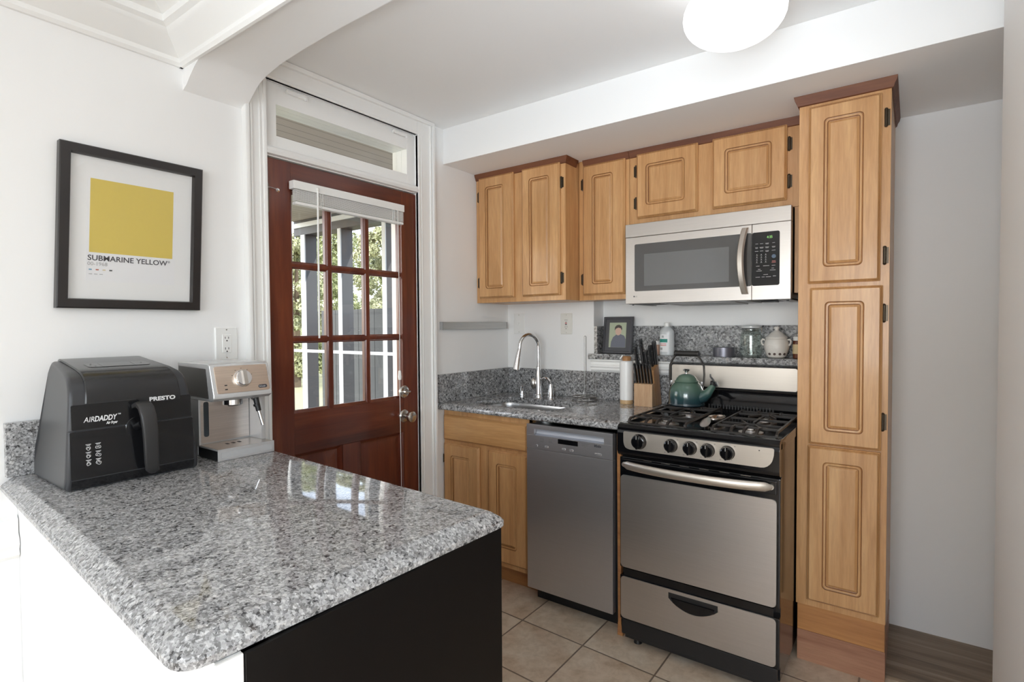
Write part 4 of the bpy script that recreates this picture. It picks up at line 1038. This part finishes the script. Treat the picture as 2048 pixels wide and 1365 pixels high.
for k in range(5):
    a = math.radians(20+35*k); b.loft([[fpt(.5+(.034*math.sin(a)+v)/.0956, -1.878+.034*math.cos(a)+u, o) for u, v in ((-.002,-.0007),(.002,-.0007),(.002,.0007),(-.002,.0007))] for o in (.0018,.0022)])
for s, m_ in ((.16,0),(.30,0)): b.loft([[fpt(s+v/.0956, -1.935+u, o) for u, v in ((-.004,-.0016),(.004,-.0016),(.004,.0016),(-.004,.0016))] for o in (.0018,.0028)])
finish('panel_marks', b, M_dark, t)
b = B(); rg = [[fpt(.17+v/.0956, u, o) for u, v in rring(-1.829,-1.799,-.0055,.0055,.005,4)] for o in (.0017,.0026)]; b.loft(rg); bd = finish('badge', b, M_ink, t)
text('maker_name', "De'Longhi", .0062, lambda u,v,dd: fpt(.17+v/.0956, u, .0028+dd), -1.8268,-.0022, M_wprint, bd, .0003, sx=.85)
b = B(); b.lathe([(0,0),(.026,0),(.030,.004),(.030,.020),(.033,.022),(.033,.034),(0,.034)], (.262,-1.889,1.090), 32); finish('group_head', b, M_chrome, t)
b = B(); b.prism(rring(YA+.018, YA+.034, .986, 1.102, .006, 4), 'x', .1975, .2005); finish('water_gauge', b, simple('dark_gauge', (.03,.04,.05), .15), t)
b = B(); b.tube([(.285,-1.842,1.115),(.290,-1.836,1.106),(.296,-1.830,1.100)], .003, 10); b.cyl((.297,-1.829,1.110),(.302,-1.822,1.066),.0095,.0085,14); b.cyl((.298,-1.828,1.090),(.299,-1.826,1.084),.011,.011,14); sw = finish('steam_wand', b, M_black, t)
b = B(); b.cyl((.302,-1.822,1.068),(.309,-1.812,1.018),.0062,.0058,14); finish('nozzle', b, M_chrome, sw)
b = B(); b.box(.190,.326,YA+.002,YB-.001,.9255,.9605,.002); finish('drip_tray', b, M_black, t)
b = B(); b.box(.3262,.330,YA,YB+.001,.9255,.9625,.001); b.box(.192,.330,YA,YA+.0015,.958,.9625); finish('tray_front', b, M_esil, t)
b = B(); b.prism(rring(YA+.010,YB-.008,.9335,.953,.004,3), 'x', .330, .3306); finish('tray_inlay', b, M_inkg, t)
b = B(); b.box(.198,.325,YA+.004,YB-.003,.9607,.9625,.0008); finish('drip_plate', b, brushed('tray_steel', (.60,.56,.52), .25, 'y'), t)
b = B()
for y in (-1.905,-1.885,-1.865):
    b.box(.245,.262,y-.004,y+.004,.9626,.9629)
finish('drain_hole', b, M_dark, t)

# ================================================================== COUNTER THINGS
t = thing('paper_towel_holder', 'empty wire paper towel holder standing right of the faucet', 'towel holder', (.612,-.10,.930))
ring = lambda cx, cy, r, z, n=32: [(cx+r*math.cos(2*PI*k/n), cy+r*math.sin(2*PI*k/n), z) for k in range(n)]
cx, cy = .612, -.105
M_wire = simple('dull_wire', (.22,.21,.20), .35, 1)
b = B(); b.tube(ring(cx,cy,.074,.9335), .0022, 8, True); b.tube(ring(cx,cy,.074,.951), .0022, 8, True)
for k in range(4):
    a = PI/4+PI/2*k; x, y = cx+.074*math.cos(a), cy+.074*math.sin(a); b.cyl((x,y,.9335),(x,y,.951),.0018,.0018,8)
b.tube([(cx-.074,cy,.951),(cx,cy,.9525),(cx+.074,cy,.951)], .002, 8); b.tube([(cx,cy-.074,.951),(cx,cy,.9525),(cx,cy+.074,.951)], .002, 8); finish('base', b, M_wire, t)
b = B(); pth = [(cx-.0055,cy,.953),(cx-.0055,cy,1.1),(cx-.0055,cy,1.283)] + [(cx-.0055*math.cos(PI*k/6),cy,1.283+.0055*math.sin(PI*k/6)) for k in range(1,6)] + [(cx+.0055,cy,1.283),(cx+.0055,cy,1.1),(cx+.0055,cy,.953)]
b.tube(pth, .0018, 8); finish('post', b, M_wire, t)
b = B(); xx = cx+.062; b.tube([(xx-.004,cy,.953),(xx-.004,cy,1.07),(xx,cy,1.075),(xx+.004,cy,1.07),(xx+.004,cy,.953)], .0012, 6); finish('side_guard', b, M_wire, t)
t = thing('canister', 'tall white cylinder canister with pale wooden base left of the knife block', 'canister', (.858,-.10,.930))
b = B(); b.lathe([(0,.0),(.034,0),(.0345,.002),(.0345,.021),(0,.021)], (.858,-.10,.9305), 32); finish('base', b, M_pale, t)
b = B(); b.lathe([(0,.021),(.0355,.021),(.036,.025),(.036,.216),(.034,.224),(.029,.228),(0,.228)], (.858,-.10,.9305), 32); finish('body', b, simple('white_enamel', (.84,.84,.83), .25), t)
b = B(); b.lathe([(0,.228),(.022,.228),(.024,.246),(.019,.252),(0,.253)], (.858,-.10,.9305), 24); finish('lid', b, M_block, t)
b = B(); b.prism([(.836,1.166),(.850,1.186),(.846,1.190),(.830,1.170)], 'y', -.13, -.116, .001); finish('pull_tab', b, M_white, t)
# knife block
t = thing('knife_block', 'wooden knife block with angled back beside the stove', 'knife block', (.973,-.10,.930))
X0, X1 = .926, 1.024
b = B(); b.prism([(-.160,.9305),(-.160,1.046),(-.115,1.052),(-.085,.9305)], 'x', X0, X1, .002); finish('front_block', b, wood('pale_block_front', (.56,.36,.21), (.62,.42,.26), (.48,.29,.16), .45, 'z', 2, .1), t)
b = B(); b.prism([(-.110,.9305),(-.145,1.118),(-.078,1.143),(-.030,.9305)], 'x', X0, X1+.001, .002); finish('back_block', b, M_block, t)
M_rivet = simple('rivet_steel', (.6,.6,.6), .3, 1)
def knife(label, base, dirv, ln, w, th, group, riv=2, blade=.10, bend=0):
    """handle starting at base, pointing along dirv; blade runs down into the block"""
    base = Vector(base); dv = Vector(dirv).normalized(); sx_ = Vector((1,0,0)); up = dv.cross(sx_).normalized()
    t = thing('kitchen_knife', label, 'knife', tuple(base), 0, group)
    b = B(); rg = []
    for s, f in ((0,.75),(.05,.95),(.3,1.0),(.55,.86),(.8,.98),(.94,1.05),(1.0,.7)):
        p = base + dv*ln*s + up*bend*s*s
        rg.append([p + sx_*th/2*cx_*(1 if f > .7 else .8) + up*w/2*f*sy_ for cx_, sy_ in ((1,-.8),(1,.8),(.7,1),(-.7,1),(-1,.8),(-1,-.8),(-.7,-1),(.7,-1))])
    b.loft(rg); finish('handle', b, M_black, t, smooth=50)
    b = B(); p = base - dv*.001; q = base - dv*blade
    b.loft([[p+sx_*.0008+up*w*.42, p-sx_*.0008+up*w*.42, p-sx_*.0008-up*w*.42, p+sx_*.0008-up*w*.42],[q+sx_*.0006+up*w*.2, q-sx_*.0006+up*w*.2, q-sx_*.0006-up*w*.2, q+sx_*.0006-up*w*.2]])
    finish('blade', b, M_steel, t)
    b = B(); b.bar([base + dv*ln*s - up*(w*.5*f+.0004) + up*bend*s*s for s, f in ((0,.75),(.05,.95),(.3,1.0),(.55,.86),(.8,.98),(.94,1.05))], .0022, .0014, up)
    finish('tang', b, M_rivet, t)
    if riv:
        for k in range(riv):
            b = B()
            p = base + dv*ln*(.22+.5*k/max(1,riv-1)); 
            for s in (-1,1): b.cyl(p + sx_*s*th*.48, p + sx_*s*(th*.5+.0008), .0028, .0026, 10)
            finish('rivet', b, M_rivet, t)
ordn = ['leftmost', 'second from left', 'third from left', 'fourth from left', 'fifth from left', 'rightmost']
for k in range(6):
    knife('black steak knife in front row of knife block, %s of six' % ordn[k], (.9335+.0163*k,-.140,1.050), (-.02,-.30,1), .105, .016, .0088, 'steak knives in the knife block', 0, .09)
big = [('large black handled knife with two rivets, farthest left behind the steak knives', (.937,-.126,1.116), (-.02,-.33,1), .125, .024, .014, 3),
       ('tall black handled knife, second from left in the upper row of the block', (.968,-.122,1.118), (-.02,-.30,1), .140, .022, .014, 2),
       ('black knife handle tipped with a steel cap behind the other knives', (.952,-.094,1.131), (-.02,-.26,1), .150, .022, .014, 1),
       ('short riveted black knife handle in the middle of the upper row', (.990,-.124,1.118), (-.02,-.30,1), .105, .026, .015, 3),
       ('black handled kitchen shears with loops, right of centre in the block', (1.001,-.097,1.131), (-.02,-.28,1), .118, .024, .014, 2),
       ('round black sharpening steel handle, rightmost in the knife block', (1.012,-.073,1.139), (-.02,-.24,1), .130, .020, .018, 0)]
for lb, ba, dv, ln, w, th, rv in big: knife(lb, ba, dv, ln, w, th, 'large knives in the knife block', rv, .12)

# ================================================================== KETTLE
kx, ky, kz = 1.212, -.200, .9620
t = thing('tea_kettle', 'green to blue enamel tea kettle with black bail handle on the stove grate', 'kettle', (kx,ky,kz))
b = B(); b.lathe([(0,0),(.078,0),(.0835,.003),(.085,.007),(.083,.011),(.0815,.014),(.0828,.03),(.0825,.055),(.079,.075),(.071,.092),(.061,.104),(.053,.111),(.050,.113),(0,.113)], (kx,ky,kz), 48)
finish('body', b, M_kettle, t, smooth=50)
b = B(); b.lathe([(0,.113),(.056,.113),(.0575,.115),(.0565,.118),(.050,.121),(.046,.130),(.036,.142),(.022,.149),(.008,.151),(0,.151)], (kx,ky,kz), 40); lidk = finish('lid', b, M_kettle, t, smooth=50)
b = B(); b.lathe([(0,.150),(.008,.150),(.0065,.157),(.009,.162),(.017,.167),(.0175,.170),(.012,.1735),(0,.174)], (kx,ky,kz), 24); finish('knob', b, M_chrome, lidk)
b = B()
sp = [(kx+.060,ky-.01,kz+.040),(kx+.085,ky-.013,kz+.048),(kx+.105,ky-.016,kz+.066),(kx+.122,ky-.018,kz+.090),(kx+.134,ky-.02,kz+.110)]
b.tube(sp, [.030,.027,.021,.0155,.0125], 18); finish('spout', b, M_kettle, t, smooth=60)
b = B(); p0 = Vector(sp[-1]); dv = (Vector(sp[-1])-Vector(sp[-2])).normalized()
b.cyl(p0-dv*.003, p0+dv*.010, .0145, .0145, 18); b.cyl(p0+dv*.004-Vector((.016,0,0)), p0+dv*.004-Vector((.008,0,0)), .013,.013,14)
b.tube([p0+dv*.008, p0+Vector((-.006,0,.022)), p0+Vector((-.016,0,.034)), p0+Vector((-.017,0,.046))], [.004,.0045,.004,.003], 8); b.prism([(p0.x,p0.z+.012),(p0.x+.014,p0.z-.010),(p0.x+.022,p0.z-.008),(p0.x+.012,p0.z+.012)], 'y', p0.y-.012, p0.y+.012, .002); finish('whistle', b, M_black, t)
b = B()
for s in (-1,1): b.box(kx+s*.074-.006,kx+s*.074+.006,ky-.005,ky+.005,kz+.078,kz+.116,.002)
finish('bracket', b, M_chrome, t)
b = B()
for s in (-1,1):
    w_ = .078 if s < 0 else .080
    b.bar([(kx+s*w_,ky,kz+.095),(kx+s*(w_+.004),ky,kz+.15),(kx+s*(w_+.002),ky,kz+.19),(kx+s*.070,ky,kz+.215),(kx+s*.055,ky,kz+.236),(kx+s*.048,ky,kz+.243)], .017, .005, (1,0,.3))
finish('bail', b, M_blackmat, t)
b = B(); b.cyl((kx-.052,ky,kz+.2475),(kx+.052,ky,kz+.2475),.0135,.0135,20); b.lathe([(.0135,-.058),(.0145,-.056),(.0145,-.050),(.0135,-.048)], (kx,ky,kz+.2475), 16, 'x'); b.lathe([(.0135,.048),(.0145,.050),(.0145,.056),(.0135,.058)], (kx,ky,kz+.2475), 16, 'x'); finish('grip', b, simple('soft_black_grip', (.02,.018,.017), .4), t)

# ================================================================== LEDGE THINGS
ZL = 1.1872
t = thing('photo_frame', 'dark grey photo frame with a small portrait on the granite ledge', 'picture frame', (.733,.05,ZL))
lean = lambda u, v, dd: (u, .045+(v-ZL)*.13-dd, v)
b = B(); rgf = lambda o, dd: [lean(u,v,dd) for u, v in ((.645+o,ZL+.0005+o),(.822-o,ZL+.0005+o),(.822-o,1.395-o),(.645+o,1.395-o))]
b.loft([rgf(0,-.008), rgf(0,.008), rgf(.003,.010), rgf(.012,.010), rgf(.014,.007)]); finish('frame', b, simple('dark_grey_frame', (.050,.050,.058), .4), t)
b = B(); plate(b, .683,.786,1.222,1.362, lean, .0009, .0005, base=.0068); ph = finish('photograph', b, simple('photo_background', (.42,.47,.33), .35), t)
def flatshape(name, pts, col, d0, parent):
    b = B(); b.loft([[lean(u,v,d0) for u, v in pts],[lean(u,v,d0+.0004) for u, v in pts]]); return finish(name, b, simple(name+'_ink', col, .35), parent)
el = lambda cx_, cz_, rx_, rz_, n=20: [(cx_+rx_*math.cos(2*PI*k/n), cz_+rz_*math.sin(2*PI*k/n)) for k in range(n)]
flatshape('photo_shirt', [(.694,1.2225),(.785,1.2225),(.785,1.268),(.776,1.288),(.752,1.297),(.728,1.295),(.708,1.280),(.697,1.255)], (.13,.14,.18), .0078, ph)
flatshape('photo_face', el(.739,1.314,.0185,.024), (.62,.42,.33), .0083, ph)
flatshape('photo_hair', [(.716,1.318),(.717,1.336),(.727,1.347),(.742,1.350),(.757,1.343),(.762,1.328),(.759,1.318),(.753,1.330),(.738,1.334),(.724,1.328)], (.05,.035,.03), .0088, ph)
t = thing('alcohol_bottle', 'translucent white bottle with green and white label on ledge behind kettle', 'bottle', (1.030,.03,ZL))
b = B(); b.lathe([(0,0),(.036,0),(.039,.004),(.039,.115),(.036,.130),(.022,.146),(.0135,.150),(.0135,.155),(0,.155)], (1.030,.03,ZL), 32, 'z', 1, .72); finish('bottle', b, simple('cloudy_plastic', (.60,.62,.63), .3), t, smooth=50)
b = B(); b.lathe([(0,.153),(.0155,.153),(.0155,.170),(.014,.172),(0,.172)], (1.030,.03,ZL), 24); finish('cap', b, M_white, t)
def wrap(name, cx_, cy_, r, sy_, a0, a1, z0, z1, m, parent, n=14):
    b = B(); rg = []
    for k in range(n+1):
        a = a0+(a1-a0)*k/n
        rg.append([(cx_+r_*math.cos(a), cy_+r_*sy_*math.sin(a), z) for r_, z in ((r,z0),(r+.0006,z0),(r+.0006,z1),(r,z1))])
    b.loft(rg); return finish(name, b, m, parent, smooth=50)
lb = wrap('label', 1.030,.03,.0392,.72, -PI*.80,-PI*.36, ZL+.018,ZL+.110, M_paper, t)
wrap('label_band', 1.030,.03,.0399,.72, -PI*.79,-PI*.40, ZL+.068,ZL+.086, simple('teal_ink', (.02,.25,.20), .5), lb)
wrap('label_print', 1.030,.03,.0399,.72, -PI*.75,-PI*.45, ZL+.058,ZL+.061, simple('red_ink', (.65,.10,.08), .5), lb)
wrap('label_print', 1.030,.03,.0399,.72, -PI*.75,-PI*.45, ZL+.050,ZL+.053, simple('red_ink', (.65,.15,.12), .5), lb)
wrap('label_print', 1.030,.03,.0399,.72, -PI*.76,-PI*.62, ZL+.028,ZL+.040, M_inkg, lb)
wrap('label_emblem', 1.030,.03,.0399,.72, -PI*.66,-PI*.56, ZL+.092,ZL+.104, M_inkg, lb)
t = thing('pill_bottle', 'small bottle with white cap and orange label left of the alcohol bottle', 'bottle', (.968,.055,ZL))
b = B(); b.lathe([(0,0),(.015,0),(.016,.002),(.016,.048),(.012,.054),(0,.054)], (.968,.055,ZL), 20); finish('bottle', b, simple('orange_label', (.60,.38,.28), .5), t)
b = B(); b.lathe([(0,.054),(.015,.054),(.015,.072),(.013,.074),(0,.074)], (.968,.055,ZL), 20); finish('cap', b, M_white, t)
t = thing('round_tin', 'dark grey round tin lying flat on the granite ledge', 'tin', (1.325,.02,ZL))
b = B(); b.lathe([(0,0),(.050,0),(.0505,.001),(.0505,.0445),(.050,.046),(.030,.046),(.029,.0425),(0,.0425)], (1.325,.02,ZL+.0003), 40); finish('tin_body', b, brushed('grey_tin', (.17,.17,.20), .35, 'z', .6), t)
t = thing('glass_jar', 'clear glass clip-top jar on the ledge left of the white garlic pot', 'jar', (1.448,.035,ZL))
b = B(); pr = [(0,.001),(.046,.001),(.050,.006),(.051,.05),(.051,.105),(.047,.118),(.043,.124),(.043,.132),(.046,.134),(.046,.137),(.041,.137),(.040,.124),(.044,.116),(.0475,.104),(.0475,.010),(.044,.006),(0,.006)]
b.lathe(pr, (1.448,.035,ZL), 40); finish('jar_body', b, M_jarg, t, smooth=50)
b = B(); b.lathe([(0,.141),(.044,.141),(.047,.145),(.047,.151),(.043,.155),(.03,.157),(0,.157)], (1.448,.035,ZL), 40); finish('lid', b, simple('cloudy_lid_glass', (.55,.57,.57), .12), t)
b = B(); b.tube(ring(1.448,.035,.0475,ZL+.139,32), .0014, 6, True); b.tube([(1.448+.048,.035,ZL+.128),(1.448+.051,.020,ZL+.120),(1.448+.051,.020,ZL+.145),(1.448+.050,.034,ZL+.155)], .0014, 6); b.tube(ring(1.448,.035,.0445,ZL+.128,32), .0014, 6, True); finish('wire_clip', b, M_chrome, t)
b = B(); b.lathe([(0,.0065),(.043,.0065),(.0465,.010),(.0465,.085),(.03,.095),(0,.098)], (1.448,.035,ZL), 24); b.bm.free(); 
t = thing('garlic_pot', 'off-white ceramic garlic pot with knob lid, handles and round holes', 'garlic keeper', (1.563,.03,ZL))
b = B(); b.lathe([(0,.001),(.034,.001),(.042,.008),(.050,.030),(.055,.052),(.055,.066),(.050,.082),(.046,.090),(.044,.092),(0,.092)], (1.563,.03,ZL), 44)
for s in (-1,1):
    pts = [(1.563+s*.050,.02,ZL+.086),(1.563+s*.059,.018,ZL+.089),(1.563+s*.064,.017,ZL+.080),(1.563+s*.062,.017,ZL+.068),(1.563+s*.055,.02,ZL+.060)]
    b.tube(pts, .0045, 10)
bp_ = finish('pot', b, M_ceramic, t, smooth=50)
b = B(); b.lathe([(0,.092),(.048,.092),(.0485,.096),(.044,.101),(.036,.108),(.024,.120),(.014,.127),(.009,.131),(.0085,.135),(.012,.140),(.011,.146),(.006,.149),(0,.149)], (1.563,.03,ZL), 36); finish('lid', b, M_ceramic, t, smooth=50)
for a in (-118,-90,-62,-35):
    a = math.radians(a); rr2 = .0475
    p = Vector((1.563+rr2*math.cos(a), .03+rr2*math.sin(a), ZL+.020)); nv = Vector((math.cos(a), math.sin(a), -.35)).normalized()
    b = B(); b.cyl(p-nv*.004, p+nv*.0016, .0058, .0058, 16); finish('hole', b, simple('dark_hole', (.10,.07,.06), .8), bp_)
def pot_map(u, v, dd):
    a = u/.055 - PI/2; r_ = .0552+dd
    return (1.563+r_*math.cos(a), .03+r_*math.sin(a), ZL+v)
text('raised_lettering', 'GARLIC', .019, pot_map, -.030, .047, M_ceramic, bp_, .0016, sx=.95, bold=.0003)
t = thing('spice_jar', 'brown spice jar with cream label half hidden by the pantry cabinet', 'jar', (1.660,.035,ZL))
b = B(); b.lathe([(0,0),(.026,0),(.028,.003),(.028,.075),(.025,.083),(0,.083)], (1.660,.035,ZL), 28); finish('jar_body', b, simple('brown_contents', (.13,.035,.015), .2), t)
b = B(); b.lathe([(0,.083),(.027,.083),(.027,.100),(.025,.102),(0,.102)], (1.660,.035,ZL), 28); finish('lid', b, M_white, t)
wrap('label', 1.660,.035,.0283,1, -PI*1.0,-PI*.45, ZL+.022,ZL+.066, simple('cream_label', (.72,.56,.32), .6), t)
# ================================================================== OUTSIDE THE DOOR
b = B(); b.box(-60,-3.2,-40,60,-.45,-.40); struct('ground', b, M_grass)
b = B(); b.box(-3.0,-.165,-3.2,.62,-.16,-.06); struct('porch_floor', b, simple('porch_floor_paint', (.30,.30,.31), .6))
b = B(); b.box(-3.1,-.165,-3.3,.72,2.44,2.50); struct('porch_ceiling', b, M_pceil)
b = B(); b.box(-3.2,-.165,-3.4,.80,2.501,2.56); struct('porch_roof', b, M_porchg)
b = B(); b.box(-3.1,-.17,.46,.62,2.29,2.44); struct('porch_beam', b, M_porchg)
b = B(); b.box(-3.1,-.17,.444,.459,2.365,2.41); struct('porch_beam', b, M_porchw)
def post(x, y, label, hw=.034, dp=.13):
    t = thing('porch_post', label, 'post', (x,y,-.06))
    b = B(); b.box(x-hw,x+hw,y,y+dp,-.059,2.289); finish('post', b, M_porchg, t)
    b = B(); b.box(x-hw-.001,x+hw+.0005,y-.012,y-.0005,-.058,2.288); finish('white_face', b, M_porchw, t)  # thin white slab over the narrow face of the dark grey post
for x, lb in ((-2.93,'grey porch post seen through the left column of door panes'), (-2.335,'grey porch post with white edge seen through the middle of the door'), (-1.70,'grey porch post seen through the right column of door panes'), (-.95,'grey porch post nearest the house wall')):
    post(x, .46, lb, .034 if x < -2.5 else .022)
b = B(); b.box(-3.1,-.17,.425,.446,1.095,1.123,.002); b.box(-3.1,-.17,.425,.446,.05,.085,.002); tag(finish('porch_rail', b, M_porchw), 'white horizontal rail between the porch posts outside the door', 'railing')
b = B()
k = 0
while -3.72+.14*k < -.3:
    x = -3.72+.14*k; b.box(x,x+.135,1.20,1.22,-.39,1.55,.002); k += 1
b.box(-3.72,-.2,1.2205,1.26,1.2,1.28)
tag(finish('privacy_fence', b, M_fence), 'charcoal vertical board privacy fence behind the porch rail', 'fence')
def tree(x, y, h, r, m, label, n=16000, seed=1, conic=False, z0=.0):
    rnd = random.Random(seed)
    t = thing('garden_tree', label, 'tree', (x,y,-.4), 0, 'trees outside the door')
    b = B(); b.tube([(x,y,-.40),(x+.1,y,h*.4),(x,y+.1,h*.8)], [.16,.10,.04], 8); finish('trunk', b, M_bark, t)
    vs_, fs_ = [], []
    blobs = []
    for k in range(60):
        zz = z0 + (h-z0)*rnd.random(); f = (1-(zz-z0)/(h-z0))**.7 if conic else math.sqrt(max(0,1-((zz-z0)/(h-z0)*2-1)**2))
        a = rnd.random()*2*PI; q = r*f*rnd.uniform(.35,.95); blobs.append((x+q*math.cos(a), y+q*math.sin(a), zz, r*rnd.uniform(.16,.34)))
    for k in range(n):
        bx, by, bz, br = blobs[rnd.randrange(len(blobs))]
        d = Vector((rnd.gauss(0,1), rnd.gauss(0,1), rnd.gauss(0,1))).normalized()
        p = Vector((bx,by,bz)) + d*br*rnd.uniform(.7,1.1)
        nrm = (d + Vector((rnd.gauss(0,.5), rnd.gauss(0,.5), rnd.gauss(0,.5)))).normalized()
        a_ = nrm.orthogonal().normalized(); b_ = nrm.cross(a_); th = rnd.random()*2*PI
        a2 = a_*math.cos(th)+b_*math.sin(th); b2 = nrm.cross(a2); s = rnd.uniform(.035,.075)
        i = len(vs_); vs_ += [p+a2*s, p+b2*s*.5, p-a2*s, p-b2*s*.5]; fs_.append((i,i+1,i+2,i+3))
    me = bpy.data.meshes.new('foliage'); Minv = ROOTM[t.name]
    me.from_pydata([Minv @ v for v in vs_], [], fs_); me.materials.append(m)
    o = bpy.data.objects.new('foliage', me); C.objects.link(o); o.parent = t
tree(-12.5,6.35,3.9,.95, M_leaf, 'pale sunlit shrubby tree seen through the left door panes', 22000, 2)
tree(-14.6,8.9,6.2,1.30, M_leaf2, 'tallest green evergreen tree seen through the middle door panes', 26000, 3)
tree(-11.6,8.95,4.5,1.0, M_leaf, 'pale green tree seen between two porch posts below blue sky', 22000, 4)
tree(-13.2,11.2,4.6,1.05, M_leaf2, 'green tree seen through the right column of door panes', 16000, 6)
tree(-19,12.0,5.0,2.2, M_leaf2, 'green tree standing farthest back behind the others', 16000, 5)
bpy.context.view_layer.update()
